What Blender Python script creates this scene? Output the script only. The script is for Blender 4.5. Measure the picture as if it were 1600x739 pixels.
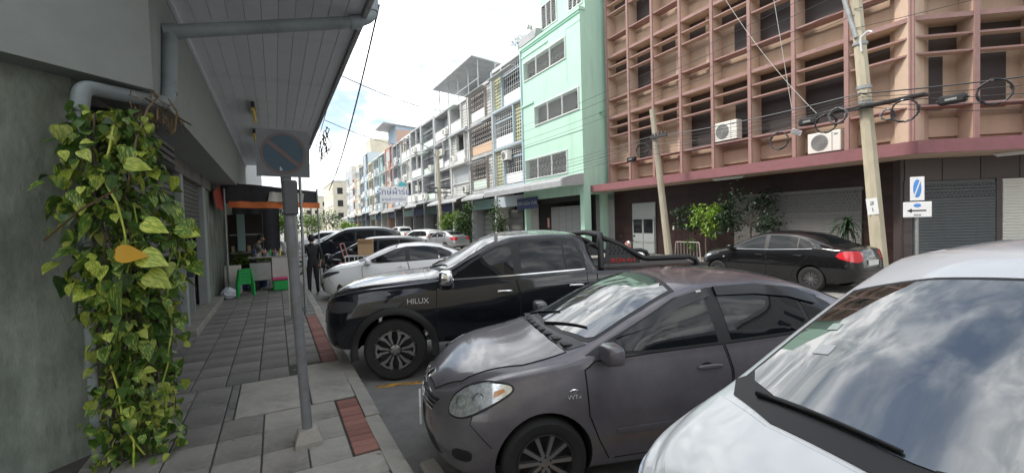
import bpy, bmesh, math, random
import numpy as np
from mathutils import Vector, Matrix
from mathutils.bvhtree import BVHTree
from mathutils.geometry import delaunay_2d_cdt

for o in list(bpy.data.objects): bpy.data.objects.remove(o)
SC = bpy.context.scene
COL = SC.collection
R = math.radians

# ---------------------------------------------------------------- camera
CAM_H, F_PX, YAW, PITCH, ROLL = 1.95, 700.0, 27.812, -1.891, 1.8
cd = bpy.data.cameras.new('camera'); cam = bpy.data.objects.new('camera', cd); COL.objects.link(cam)
cd.sensor_width = 36.0; cd.lens = 36.0*F_PX/1600.0; cd.clip_start = 0.05; cd.clip_end = 3000
_y, _p, _r = R(YAW), R(PITCH), R(ROLL)
_f = Vector((math.sin(_y)*math.cos(_p), math.cos(_y)*math.cos(_p), math.sin(_p)))
_rt = Vector((math.cos(_y), -math.sin(_y), 0)); _up = _rt.cross(_f)
_r2 = _rt*math.cos(_r) - _up*math.sin(_r); _u2 = _up*math.cos(_r) + _rt*math.sin(_r)
M3 = Matrix((_r2, _u2, -_f)).transposed().to_4x4(); M3.translation = (0, 0, CAM_H)
cam.matrix_world = M3
SC.camera = cam

# ---------------------------------------------------------------- sky and sun
SUN_EL, SUN_AZ = 54.0, -62.0          # azimuth measured from +Y towards +X (sun stands over the left-hand houses)
W = bpy.data.worlds.new('World'); SC.world = W; W.use_nodes = True
nt = W.node_tree; N = nt.nodes; L = nt.links
for n in list(N): N.remove(n)
out = N.new('ShaderNodeOutputWorld'); bg = N.new('ShaderNodeBackground'); L.new(bg.outputs[0], out.inputs[0])
sky = N.new('ShaderNodeTexSky'); sky.sky_type = 'NISHITA'; sky.sun_disc = False
sky.sun_elevation = R(SUN_EL); sky.sun_rotation = R(SUN_AZ); sky.air_density = 1.2; sky.dust_density = 2.0; sky.ozone_density = 1.0
tc = N.new('ShaderNodeTexCoord'); sep = N.new('ShaderNodeSeparateXYZ'); L.new(tc.outputs['Generated'], sep.inputs[0])
def vmath(op, a, b=None, v=None):
    n = N.new('ShaderNodeMath'); n.operation = op
    if hasattr(a, 'type'): L.new(a, n.inputs[0])
    else: n.inputs[0].default_value = a
    if b is not None:
        if hasattr(b, 'type'): L.new(b, n.inputs[1])
        else: n.inputs[1].default_value = b
    return n.outputs[0]
zz = vmath('ADD', vmath('MAXIMUM', sep.outputs[2], 0.0), 0.22)
cx_ = vmath('DIVIDE', sep.outputs[0], zz); cy_ = vmath('DIVIDE', sep.outputs[1], zz)
comb = N.new('ShaderNodeCombineXYZ'); L.new(cx_, comb.inputs[0]); L.new(cy_, comb.inputs[1]); comb.inputs[2].default_value = 3.7
def noise(scale, detail, rough, dist=0.0):
    n = N.new('ShaderNodeTexNoise'); n.inputs['Scale'].default_value = scale; n.inputs['Detail'].default_value = detail
    n.inputs['Roughness'].default_value = rough; n.inputs['Distortion'].default_value = dist; L.new(comb.outputs[0], n.inputs['Vector']); return n.outputs[0]
def ramp(src, stops):
    r = N.new('ShaderNodeValToRGB'); L.new(src, r.inputs[0])
    while len(r.color_ramp.elements) < len(stops): r.color_ramp.elements.new(0.5)
    for e, (p, c) in zip(r.color_ramp.elements, stops): e.position = p; e.color = c
    return r.outputs[0]
mask = ramp(noise(1.15, 9, 0.58, 0.3), [(0.38, (.06, .06, .06, 1)), (0.55, (1, 1, 1, 1))])
SKY_STR = 0.12
shade = ramp(noise(8.5, 8, 0.58, 0.6), [(0.34, (4.6, 5.0, 5.4, 1)), (0.48, (8.6, 8.9, 9.1, 1)), (0.60, (14.5, 14.5, 14.3, 1))])
mx = N.new('ShaderNodeMix'); mx.data_type = 'RGBA'; L.new(mask, mx.inputs[0]); L.new(sky.outputs[0], mx.inputs[6]); L.new(shade, mx.inputs[7])
L.new(mx.outputs[2], bg.inputs[0]); bg.inputs[1].default_value = SKY_STR
sd = bpy.data.lights.new('sun', 'SUN'); sun = bpy.data.objects.new('sun', sd); COL.objects.link(sun)
sd.energy = 2.0; sd.angle = R(8.0); sd.color = (1.0, 0.95, 0.87)
_sv = Vector((math.sin(R(SUN_AZ))*math.cos(R(SUN_EL)), math.cos(R(SUN_AZ))*math.cos(R(SUN_EL)), math.sin(R(SUN_EL))))
sun.rotation_euler = _sv.to_track_quat('Z', 'Y').to_euler(); sun.location = (-20, 10, 40)

SC.view_settings.view_transform = 'Standard'; SC.view_settings.look = 'None'
SC.view_settings.exposure = 0.92; SC.view_settings.gamma = 1.0; SC.view_settings.use_curve_mapping = False
SC.render.engine = 'CYCLES'

# ---------------------------------------------------------------- helpers
rnd = random.Random(7)
class MB:
    """collects shapes and links them as ONE mesh object"""
    def __init__(s): s.v = []; s.f = []
    def add(s, vs, fs):
        b = len(s.v); s.v += [tuple(p) for p in vs]; s.f += [tuple(i+b for i in f) for f in fs]; return s
    def box(s, x0, x1, y0, y1, z0, z1, M=None, c=0.0):
        if c:
            vs = []; sx, sy, sz = x1-x0, y1-y0, z1-z0; cx, cy, cz = (x0+x1)/2, (y0+y1)/2, (z0+z1)/2
            bm = bmesh.new(); bmesh.ops.create_cube(bm, size=1)
            for q in bm.verts: q.co = Vector((cx+q.co.x*sx, cy+q.co.y*sy, cz+q.co.z*sz))
            bmesh.ops.bevel(bm, geom=bm.edges[:], offset=c, segments=1, affect='EDGES')
            bm.verts.index_update()
            vs = [q.co.copy() for q in bm.verts]; fs = [[q.index for q in f.verts] for f in bm.faces]; bm.free()
        else:
            vs = [Vector(p) for p in ((x0,y0,z0),(x1,y0,z0),(x1,y1,z0),(x0,y1,z0),(x0,y0,z1),(x1,y0,z1),(x1,y1,z1),(x0,y1,z1))]
            fs = [(0,3,2,1),(4,5,6,7),(0,1,5,4),(1,2,6,5),(2,3,7,6),(3,0,4,7)]
        if M is not None: vs = [M @ q for q in vs]
        return s.add(vs, fs)
    def tube(s, pts, r, n=8, cap=True):
        pts = [Vector(p) for p in pts]; m = len(pts); rs = r if isinstance(r, (list, tuple)) else [r]*m
        rings = []; prev = None
        for i, p in enumerate(pts):
            d = (pts[min(i+1, m-1)]-pts[max(i-1, 0)]).normalized()
            if prev is None:
                a = Vector((0,0,1)) if abs(d.z) < .9 else Vector((1,0,0)); u = d.cross(a).normalized()
            else:
                u = (prev - d*prev.dot(d)); u = u.normalized() if u.length > 1e-6 else d.orthogonal().normalized()
            prev = u; w = d.cross(u)
            rings.append([p+(u*math.cos(2*math.pi*k/n)+w*math.sin(2*math.pi*k/n))*rs[i] for k in range(n)])
        vs = [q for rg in rings for q in rg]
        fs = [(i*n+k, i*n+(k+1)%n, (i+1)*n+(k+1)%n, (i+1)*n+k) for i in range(m-1) for k in range(n)]
        if cap: fs += [tuple(range(n-1, -1, -1)), tuple((m-1)*n+k for k in range(n))]
        return s.add(vs, fs)
    def lathe(s, prof, M=None, n=24, cap=False):
        """prof: (radius, height) about local z"""
        vs = []
        for (r_, h) in prof:
            for k in range(n):
                a = 2*math.pi*k/n; q = Vector((r_*math.cos(a), r_*math.sin(a), h)); vs.append(M @ q if M is not None else q)
        m = len(prof)
        fs = [(i*n+k, i*n+(k+1)%n, (i+1)*n+(k+1)%n, (i+1)*n+k) for i in range(m-1) for k in range(n)]
        if cap: fs += [tuple(range(n-1, -1, -1)), tuple((m-1)*n+k for k in range(n))]
        return s.add(vs, fs)
    def ell(s, c, rx, ry, rz, M=None, n=14, m=9, p=1.0):
        vs = []; fs = []
        def sp(t): return math.copysign(abs(t)**p, t)
        for i in range(m+1):
            th = math.pi*i/m
            for k in range(n):
                a = 2*math.pi*k/n
                q = Vector((c[0]+rx*sp(math.sin(th))*sp(math.cos(a)), c[1]+ry*sp(math.sin(th))*sp(math.sin(a)), c[2]+rz*sp(math.cos(th))))
                vs.append(M @ q if M is not None else q)
        for i in range(m):
            for k in range(n): fs.append((i*n+k, (i+1)*n+k, (i+1)*n+(k+1)%n, i*n+(k+1)%n))
        return s.add(vs, fs)
    def prism(s, poly, a0, a1, ax='y', M=None):
        """extrude a 2D polygon along an axis"""
        def P(u, w, a): return Vector((u, a, w)) if ax == 'y' else (Vector((a, u, w)) if ax == 'x' else Vector((u, w, a)))
        n = len(poly); vs = [P(u, w, a0) for u, w in poly]+[P(u, w, a1) for u, w in poly]
        fs = [(k, (k+1) % n, n+(k+1) % n, n+k) for k in range(n)]+[tuple(range(n-1, -1, -1)), tuple(range(n, 2*n))]
        if M is not None: vs = [M @ q for q in vs]
        return s.add(vs, fs)
    def mesh(s, name, m=None, smooth=None):
        me = bpy.data.meshes.new(name); me.from_pydata(s.v, [], s.f); me.validate()
        bm = bmesh.new(); bm.from_mesh(me); bmesh.ops.recalc_face_normals(bm, faces=bm.faces[:]); bm.to_mesh(me); bm.free()
        if m is not None: me.materials.append(MATS[m] if isinstance(m, str) else m)
        if smooth is not None:
            for p in me.polygons: p.use_smooth = True
            me.set_sharp_from_angle(angle=R(smooth))
        return me
    def build(s, name, m, parent=None, smooth=None):
        return link(name, s.mesh(name, m, smooth), parent)
def link(name, me, parent=None):
    o = bpy.data.objects.new(name, me); COL.objects.link(o)
    if parent is not None: o.parent = parent
    return o
def tag(o, label, cat, group=None):
    o['label'] = label; o['category'] = cat
    if group: o['group'] = group
    return o
def struct(o): o['kind'] = 'structure'; return o
def stuff(o): o['kind'] = 'stuff'; return o
def empty(name, loc=(0,0,0), rz=0, label=None, cat=None, group=None):
    o = bpy.data.objects.new(name, None); o.empty_display_size = .1; COL.objects.link(o); o.location = loc; o.rotation_euler = (0,0,rz)
    if label: tag(o, label, cat, group)
    return o
def copy_tree(o, parent=None):
    c = o.copy(); COL.objects.link(c); c.parent = parent
    for ch in list(o.children): copy_tree(ch, c)
    return c
def frame(d, up=(0,0,1)):
    """rotation with local x along d"""
    x = Vector(d).normalized(); z = Vector(up); y = z.cross(x).normalized(); z = x.cross(y)
    return Matrix((x, y, z)).transposed().to_4x4()

TMP = bpy.data.scenes.new('scratch')          # small scene in which curves and modifiers are turned into meshes
def evalmesh(ob, *others):
    for q in (ob,)+others: TMP.collection.objects.link(q)
    vl = TMP.view_layers[0]; vl.update(); dg = vl.depsgraph; dg.update()
    me = bpy.data.meshes.new_from_object(ob.evaluated_get(dg), depsgraph=dg)
    for q in (ob,)+others: bpy.data.objects.remove(q)
    return me
MATS = {}
def mat(name, col, rough=.6, metal=0.0, var=0.0, vscale=3.0, bump=0.0, bscale=40.0, coat=0.0, ior=1.5, col2=None, thr=(.45, .65), detail=6, stretch=None, spec=None, emit=None, rand=0.0, sub=0.0):
    """procedural material: base colour, a second colour in noise-shaped stains, grain and fine bump"""
    m = bpy.data.materials.new(name); m.use_nodes = True; t = m.node_tree; b = t.nodes['Principled BSDF']
    b.inputs['Roughness'].default_value = rough; b.inputs['Metallic'].default_value = metal; b.inputs['IOR'].default_value = ior
    if coat: b.inputs['Coat Weight'].default_value = coat; b.inputs['Coat Roughness'].default_value = .04
    if spec is not None: b.inputs['Specular IOR Level'].default_value = spec
    c4 = (*col, 1); b.inputs['Base Color'].default_value = c4
    tcn = t.nodes.new('ShaderNodeTexCoord'); src = tcn.outputs['Object']
    if stretch:
        mp = t.nodes.new('ShaderNodeMapping'); mp.inputs['Scale'].default_value = stretch; t.links.new(src, mp.inputs[0]); src = mp.outputs[0]
    def nz(sc, det=6, ro=.6):
        n = t.nodes.new('ShaderNodeTexNoise'); n.inputs['Scale'].default_value = sc; n.inputs['Detail'].default_value = det; n.inputs['Roughness'].default_value = ro
        t.links.new(src, n.inputs['Vector']); return n.outputs[0]
    cur = None
    if col2 is not None:
        r_ = t.nodes.new('ShaderNodeValToRGB'); t.links.new(nz(vscale, detail), r_.inputs[0])
        r_.color_ramp.elements[0].position = thr[0]; r_.color_ramp.elements[1].position = thr[1]
        r_.color_ramp.elements[0].color = c4; r_.color_ramp.elements[1].color = (*col2, 1); cur = r_.outputs[0]
    if var or rand:
        h = t.nodes.new('ShaderNodeHueSaturation')
        if cur is not None: t.links.new(cur, h.inputs['Color'])
        else: h.inputs['Color'].default_value = c4
        mr = t.nodes.new('ShaderNodeMapRange'); mr.inputs[1].default_value = .25; mr.inputs[2].default_value = .75
        mr.inputs[3].default_value = 1-var; mr.inputs[4].default_value = 1+var; t.links.new(nz(vscale*2.3+1, 8, .7), mr.inputs[0]); vout = mr.outputs[0]
        if rand:
            oi = t.nodes.new('ShaderNodeObjectInfo'); m2 = t.nodes.new('ShaderNodeMapRange'); t.links.new(oi.outputs['Random'], m2.inputs[0])
            m2.inputs[3].default_value = 1-rand; m2.inputs[4].default_value = 1+rand
            mu = t.nodes.new('ShaderNodeMath'); mu.operation = 'MULTIPLY'; t.links.new(vout, mu.inputs[0]); t.links.new(m2.outputs[0], mu.inputs[1]); vout = mu.outputs[0]
        t.links.new(vout, h.inputs['Value']); cur = h.outputs[0]
        mr2 = t.nodes.new('ShaderNodeMapRange'); mr2.inputs[3].default_value = max(.02, rough-.12); mr2.inputs[4].default_value = min(1, rough+.12)
        if var > .05: t.links.new(nz(vscale*3), mr2.inputs[0]); t.links.new(mr2.outputs[0], b.inputs['Roughness'])
    if cur is not None: t.links.new(cur, b.inputs['Base Color'])
    if bump:
        bp = t.nodes.new('ShaderNodeBump'); bp.inputs['Strength'].default_value = bump; bp.inputs['Distance'].default_value = .02
        t.links.new(nz(bscale, 8, .65), bp.inputs['Height']); t.links.new(bp.outputs[0], b.inputs['Normal'])
    if emit: b.inputs['Emission Color'].default_value = (*emit[:3], 1); b.inputs['Emission Strength'].default_value = emit[3]
    MATS[name] = m; return m

# ground and masonry
mat('asphalt', (.225,.218,.206), .82, var=.28, vscale=1.2, bump=.5, bscale=120, col2=(.15,.147,.14), thr=(.5,.72))
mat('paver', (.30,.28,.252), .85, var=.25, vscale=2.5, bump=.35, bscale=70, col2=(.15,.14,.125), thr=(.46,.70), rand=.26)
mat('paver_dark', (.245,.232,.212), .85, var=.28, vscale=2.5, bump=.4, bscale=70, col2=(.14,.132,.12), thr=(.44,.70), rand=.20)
mat('paver_joint', (.052,.050,.046), .95, var=.3, vscale=6)
mat('concrete', (.33,.31,.275), .88, var=.2, vscale=2.2, bump=.35, bscale=50, col2=(.20,.19,.17), thr=(.5,.78), rand=.07)
mat('concrete_dark', (.20,.195,.18), .9, var=.25, vscale=2.0, bump=.3, bscale=50, col2=(.10,.10,.09), thr=(.48,.7))
mat('brick_red', (.27,.115,.09), .85, var=.25, vscale=5, bump=.3, bscale=60, col2=(.19,.12,.10), thr=(.45,.75), rand=.22)
mat('slab_green', (.20,.25,.21), .85, var=.2, vscale=3, bump=.3)
mat('yellow_line', (.62,.33,.05), .8, var=.3, vscale=8, col2=(.16,.13,.10), thr=(.5,.62))
mat('wall_render', (.275,.31,.268), .9, var=.38, vscale=2.2, bump=.6, bscale=16, col2=(.13,.148,.12), thr=(.42,.68), stretch=(1,1,.45))
mat('beam_grey', (.30,.325,.315), .85, var=.08, vscale=1.2, bump=.1, bscale=30)
mat('beam_under', (.33,.40,.35), .9, var=.12, vscale=2)
mat('soffit', (.70,.73,.77), .55, var=.06, vscale=1.5, rand=.05, col2=(.54,.56,.59), thr=(.55,.8))
mat('gap_dark', (.02,.02,.02), .9)
mat('pvc', (.27,.31,.325), .45, var=.12, vscale=3, col2=(.18,.205,.21), thr=(.5,.8))
mat('shutter', (.27,.275,.265), .55, var=.1, vscale=2, rand=.05)
mat('shutter_dark', (.12,.125,.12), .6, var=.12, vscale=2)
mat('steel_frame', (.32,.35,.34), .5, var=.1)
mat('galv', (.34,.35,.35), .5, metal=.55, var=.15, vscale=6, col2=(.20,.19,.18), thr=(.5,.75))
mat('pole_grey', (.17,.175,.185), .6, var=.2, vscale=5, col2=(.13,.12,.11), thr=(.5,.72))
mat('sign_back', (.07,.073,.078), .6, var=.12)
mat('sign_white', (.125,.13,.14), .7, var=.15, vscale=6)
mat('sign_blue', (.042,.072,.098), .7, var=.18, vscale=7)
mat('sign_red', (.115,.085,.083), .7, var=.15, vscale=7)
mat('white_plain', (.72,.72,.70), .6, var=.06)
mat('black_plain', (.02,.02,.022), .5)
mat('blue_ink', (.08,.25,.62), .5); mat('navy_ink', (.06,.09,.28), .5); mat('red_ink', (.62,.05,.05), .5); mat('teal_ink', (.08,.48,.50), .5)
# pink and green houses
mat('pink_wall', (.43,.31,.225), .85, var=.10, vscale=1.2, bump=.15, bscale=25, col2=(.36,.265,.205), thr=(.5,.78), stretch=(1,1,.2))
mat('pink_fin', (.53,.395,.30), .8, var=.10, vscale=2.0, col2=(.48,.36,.285), thr=(.55,.8))
mat('louvre_gap_brown', (.06,.045,.038), .9)
mat('mauve', (.31,.185,.165), .75, var=.14, vscale=2.0, col2=(.26,.16,.15), thr=(.5,.8))
mat('maroon', (.25,.105,.115), .7, var=.15, vscale=1.6, col2=(.25,.10,.10), thr=(.5,.8))
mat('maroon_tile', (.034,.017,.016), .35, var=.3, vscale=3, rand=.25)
mat('granite', (.085,.068,.065), .5, var=.45, vscale=14, rand=.1)
mat('shutter_dim', (.16,.155,.15), .6, var=.1, vscale=2)
mat('shutter_blue', (.105,.115,.12), .6, var=.1, vscale=3)
mat('glass_dark', (.015,.017,.02), .06, ior=1.5)
mat('glass_pane', (.10,.11,.12), .08, ior=1.5)
mat('room_dark', (.020,.019,.018), .9)
mat('curtain', (.30,.31,.30), .9, var=.2, vscale=4)
mat('wood_dark', (.035,.025,.023), .6)
mat('ac_white', (.70,.69,.63), .5, var=.06, vscale=3)
mat('ac_grille', (.25,.25,.24), .6)
mat('mint', (.46,.69,.55), .8, var=.07, vscale=1.6, bump=.1, bscale=20, col2=(.37,.56,.45), thr=(.5,.78), stretch=(1,1,.14))
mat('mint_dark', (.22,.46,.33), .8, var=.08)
mat('white_bar', (.66,.67,.66), .55)
mat('frame_blue', (.42,.52,.57), .6, var=.06)
mat('frame_grey', (.40,.42,.43), .6, var=.1)
mat('rust_screen', (.34,.30,.275), .7, var=.2, vscale=4)
mat('block_white', (.66,.65,.60), .85, var=.08)
mat('block_olive', (.50,.50,.34), .85, var=.1)
mat('render_white', (.62,.62,.60), .85, var=.12, vscale=.9, col2=(.45,.45,.44), thr=(.5,.8))
mat('render_grey', (.42,.43,.43), .88, var=.14, vscale=.9, col2=(.30,.31,.31), thr=(.48,.75))
mat('render_cream', (.60,.55,.44), .88, var=.12, vscale=.9, col2=(.46,.42,.34), thr=(.5,.8))
mat('panel_white', (.74,.74,.74), .6, var=.05, vscale=1.5)
mat('panel_mint', (.62,.72,.64), .6, var=.06)
mat('panel_blue', (.50,.57,.62), .6, var=.06)
mat('panel_orange', (.60,.42,.28), .6, var=.08); mat('panel_red', (.50,.23,.20), .7, var=.1); mat('panel_teal', (.30,.46,.44), .7, var=.08)
mat('brick_orange', (.48,.33,.26), .85, var=.12)
mat('roof_sheet', (.42,.43,.44), .5, var=.14, vscale=1.4, col2=(.30,.30,.30), thr=(.5,.75))
mat('roof_blue', (.42,.52,.62), .5, var=.08)
mat('banner_navy', (.035,.05,.15), .6, var=.2, vscale=3)
mat('awning_green', (.09,.15,.13), .7, var=.15)
# poles and wire
mat('pole_conc', (.47,.42,.31), .9, var=.16, vscale=2.2, bump=.2, bscale=40, stretch=(1,1,.35), col2=(.36,.32,.25), thr=(.5,.78))
mat('pole_wood', (.38,.34,.26), .9, var=.25, vscale=4, bump=.3, bscale=40, stretch=(1,1,.15), col2=(.24,.21,.17), thr=(.48,.7))
mat('cable', (.018,.018,.02), .5); mat('cable_grey', (.12,.12,.125), .5); mat('cable_white', (.34,.33,.31), .5)
mat('orange_cloth', (.72,.20,.06), .8, var=.12, vscale=3); mat('red_cloth', (.40,.07,.05), .8, var=.12, vscale=3)
mat('dark_cloth', (.05,.05,.055), .85, var=.2, vscale=3); mat('cream_cloth', (.62,.60,.54), .85, var=.1, vscale=4)
mat('plastic_green', (.03,.42,.10), .4); mat('plastic_pink', (.62,.07,.22), .4); mat('plastic_blue', (.05,.10,.30), .4)
mat('stainless', (.50,.50,.50), .35, metal=.8, var=.15, vscale=3)
mat('cardboard', (.46,.30,.17), .85, var=.1, vscale=4)
mat('skin', (.42,.25,.17), .55); mat('hair', (.012,.010,.010), .5); mat('shirt_grey', (.16,.15,.15), .85, var=.15, vscale=12); mat('cloth_black', (.014,.014,.016), .8)
mat('shoe_white', (.7,.7,.7), .6); mat('plastic_bag', (.62,.66,.72), .35)
mat('bark', (.12,.095,.07), .9, var=.3, vscale=10, bump=.4)
mat('lamp_yellow', (.85,.62,.10), .5)
# vehicles
def paint(name, col, flake=0.0, rough=.32, coat=1.0, dirt=None):
    m = mat(name, col, rough, metal=flake, coat=coat, var=.04, vscale=1.5, spec=.12)
    return m
mat('paint_grey', (.118,.108,.122), .42, metal=.25, coat=.9, var=.10, vscale=2.2, spec=.15, col2=(.165,.153,.160), thr=(.42,.72), detail=12); MATS['paint_grey'].node_tree.nodes['Principled BSDF'].inputs['Coat Roughness'].default_value = .09; paint('paint_black', (.008,.009,.013), .0, .25); paint('paint_white', (.86,.87,.87), 0, .30)
paint('paint_aveo', (.007,.007,.008), 0, .25); paint('paint_navy', (.012,.015,.022), 0, .3); paint('paint_dkgrey', (.035,.036,.038), .3, .3); paint('paint_silver', (.42,.43,.44), .6, .35)
mat('car_glass', (.008,.010,.011), .015, ior=1.42); mat('car_glass_ws', (.020,.028,.026), .01, ior=2.6)
mat('trim_black', (.014,.014,.015), .55); mat('trim_grey', (.05,.05,.052), .5); mat('well_black', (.006,.006,.006), .9)
mat('tyre', (.018,.018,.018), .8, var=.2, vscale=10, bump=.1, bscale=60); mat('alloy', (.34,.34,.35), .33, metal=.85); mat('alloy_dark', (.05,.05,.053), .4, metal=.5)
mat('chrome', (.80,.80,.80), .08, metal=1.0); mat('badge_silver', (.68,.69,.70), .35, metal=.2); mat('lens_clear', (.56,.58,.59), .14, metal=.7, coat=1.0, var=.5, vscale=14); mat('lens_bowl', (.75,.76,.78), .12, metal=1.0, coat=1.0); mat('amber', (.55,.22,.04), .2, coat=1.0); mat('lens_dark', (.06,.06,.065), .05, coat=1.0); mat('lens_red', (.52,.012,.02), .1, coat=1.0); mat('plate', (.66,.66,.64), .5)
mat('visor_smoke', (.008,.008,.010), .12); mat('red_decal', (.60,.05,.05), .4); mat('interior', (.05,.05,.05), .8)

# leaves
def leafmat(name, c1, c2, amt, tr=.25):
    m = bpy.data.materials.new(name); m.use_nodes = True; t = m.node_tree; b = t.nodes['Principled BSDF']; b.inputs['Roughness'].default_value = .42
    tcn = t.nodes.new('ShaderNodeTexCoord'); mp = t.nodes.new('ShaderNodeMapping'); mp.inputs['Scale'].default_value = (1.2, 5, 1); t.links.new(tcn.outputs['Object'], mp.inputs[0])
    oi = t.nodes.new('ShaderNodeObjectInfo'); ad = t.nodes.new('ShaderNodeVectorMath'); ad.operation = 'ADD'; t.links.new(mp.outputs[0], ad.inputs[0])
    cm = t.nodes.new('ShaderNodeCombineXYZ'); ml = t.nodes.new('ShaderNodeMath'); ml.operation = 'MULTIPLY'; ml.inputs[1].default_value = 50; t.links.new(oi.outputs['Random'], ml.inputs[0]); t.links.new(ml.outputs[0], cm.inputs[2]); t.links.new(cm.outputs[0], ad.inputs[1])
    n = t.nodes.new('ShaderNodeTexNoise'); n.inputs['Scale'].default_value = 3.2; n.inputs['Detail'].default_value = 5; t.links.new(ad.outputs[0], n.inputs['Vector'])
    r_ = t.nodes.new('ShaderNodeValToRGB'); t.links.new(n.outputs[0], r_.inputs[0]); r_.color_ramp.elements[0].position = amt-.04; r_.color_ramp.elements[1].position = amt+.07
    r_.color_ramp.elements[0].color = (*c1, 1); r_.color_ramp.elements[1].color = (*c2, 1)
    h = t.nodes.new('ShaderNodeHueSaturation'); t.links.new(r_.outputs[0], h.inputs['Color']); mr = t.nodes.new('ShaderNodeMapRange'); t.links.new(oi.outputs['Random'], mr.inputs[0]); mr.inputs[3].default_value = .65; mr.inputs[4].default_value = 1.35; t.links.new(mr.outputs[0], h.inputs['Value'])
    t.links.new(h.outputs[0], b.inputs['Base Color'])
    tl = t.nodes.new('ShaderNodeBsdfTranslucent'); t.links.new(h.outputs[0], tl.inputs[0]); mxs = t.nodes.new('ShaderNodeMixShader'); mxs.inputs[0].default_value = tr
    o = t.nodes['Material Output']; t.links.new(b.outputs[0], mxs.inputs[1]); t.links.new(tl.outputs[0], mxs.inputs[2]); t.links.new(mxs.outputs[0], o.inputs[0])
    MATS[name] = m
leafmat('leaf_pothos', (.085,.175,.032), (.46,.52,.10), .55); leafmat('leaf_lime', (.27,.38,.045), (.56,.60,.12), .50); leafmat('leaf_yellow', (.66,.36,.03), (.50,.42,.05), .62)
leafmat('leaf_green', (.045,.095,.028), (.10,.17,.04), .55); leafmat('leaf_bright', (.13,.24,.03), (.25,.36,.05), .52); leafmat('leaf_deep', (.022,.05,.022), (.04,.08,.03), .55); leafmat('leaf_dead', (.16,.10,.05), (.22,.15,.08), .5)
# ================================================================ the ground
SW = .17                      # pavement height
KX, WX = .82, -1.40           # kerb line and shop front on the left
o = struct(MB().box(-400, 400, -120, 900, -.3, 0).build('road', 'asphalt'))
pl = struct(MB().box(-14, KX-.15, -12, 75, .002, SW-.016).build('sidewalk_left', 'paver_joint'))
def piece(name, m, x0, x1, y0, y1, z0, z1, parent, c=.006, j=.004, rz=0.0):
    mb = MB().box(-(x1-x0)/2, (x1-x0)/2, -(y1-y0)/2, (y1-y0)/2, z0-z1, 0, c=c)
    k = mb.build(name, m, parent); k.location = ((x0+x1)/2, (y0+y1)/2, z1+rnd.uniform(-j, j*.5)); k.rotation_euler = (rnd.uniform(-.006, .006), rnd.uniform(-.006, .006), rz+rnd.uniform(-.004, .004)); return k
G = .006
XS = [-1.40, -1.18, -.845, -.51, -.17, .16, .465]
YS = [2.30, 2.75, 3.20, 3.62, 4.06, 4.50, 4.93]
for i in range(len(XS)-1):
    for j in range(len(YS)-1):
        if XS[i] > .05 and YS[j] < 3.5: continue
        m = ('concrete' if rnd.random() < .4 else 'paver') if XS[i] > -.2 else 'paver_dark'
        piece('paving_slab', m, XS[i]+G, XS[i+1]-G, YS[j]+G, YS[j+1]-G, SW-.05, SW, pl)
# concrete service covers
piece('concrete_cover', 'concrete', -.42, .245, 4.96, 6.02, SW-.05, SW+.004, pl, j=.002)
piece('concrete_edging', 'concrete_dark', -.505, -.435, 4.95, 6.04, SW-.05, SW, pl)
piece('concrete_patch', 'concrete', .262, .675, 4.96, 6.36, SW-.05, SW+.003, pl, j=.001)
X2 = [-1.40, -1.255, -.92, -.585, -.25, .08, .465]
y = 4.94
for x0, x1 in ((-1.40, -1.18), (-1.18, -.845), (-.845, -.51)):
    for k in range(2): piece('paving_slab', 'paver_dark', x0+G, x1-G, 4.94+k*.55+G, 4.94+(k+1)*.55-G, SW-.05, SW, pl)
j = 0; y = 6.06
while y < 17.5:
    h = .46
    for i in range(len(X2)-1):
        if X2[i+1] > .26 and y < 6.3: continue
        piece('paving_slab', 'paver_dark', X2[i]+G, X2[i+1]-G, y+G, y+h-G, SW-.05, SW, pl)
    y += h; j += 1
# red brick band beside the kerb
def bricks(y0, y1):
    y = y0
    while y < y1-.05:
        piece('paving_brick', 'brick_red', .478, .668, y+.004, y+.106, SW-.05, SW-.002, pl, c=.005, j=.004); y += .112
bricks(3.66, 4.93); bricks(6.40, 10.0)
for k in range(16): piece('paving_slab', 'concrete_dark', .475, .67, 10.02+k*.46+G, 10.02+(k+1)*.46-G, SW-.05, SW, pl)
# near end: concrete border and greenish slab
piece('concrete_border', 'concrete', .02, .675, 3.30, 3.62, SW-.06, SW+.006, pl, c=.02)
piece('green_slab', 'slab_green', .16, .66, 2.55, 3.28, SW-.05, SW, pl)
far = stuff(MB().box(-1.39, .46, 17.6, 74, SW-.014, SW-.001).build('far_paving', 'paver', pl))
kb = struct(MB().box(KX-.148, KX-.006, -12, 75, .002, .12).build('kerb_left', 'paver_joint'))
y = 1.4
while y < 22:
    ln = .98
    mb = MB().prism([(-.072, -.17), (.072, -.17), (.072, -.03), (.055, -.004), (.035, 0), (-.072, 0)], -ln/2+.005, ln/2-.005, 'y')
    k = mb.build('kerb_stone', 'concrete', kb); k.location = (KX-.074+rnd.uniform(-.008, .008), y+ln/2, SW+rnd.uniform(-.006, .004)); k.rotation_euler = (rnd.uniform(-.006,.006), rnd.uniform(-.02,.02), rnd.uniform(-.008,.008)); y += ln
# parking bay lines, slanted like the cars
def bayline(name, x0, y0, x1, y1, w=.10):
    d = Vector((x1-x0, y1-y0, 0)); M = Matrix.Translation((x0, y0, 0)) @ frame(d)
    return struct(MB().box(0, d.length, -w/2, w/2, .001, .004, M).build(name, 'yellow_line'))
bayline('parking_line', 1.0, 5.55, 6.2, 4.15); bayline('parking_line', 1.0, 9.2, 6.0, 7.6); bayline('parking_line', 1.0, 2.35, 6.2, .9); bayline('parking_line', 1.0, 12.4, 6.0, 10.8)
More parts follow.
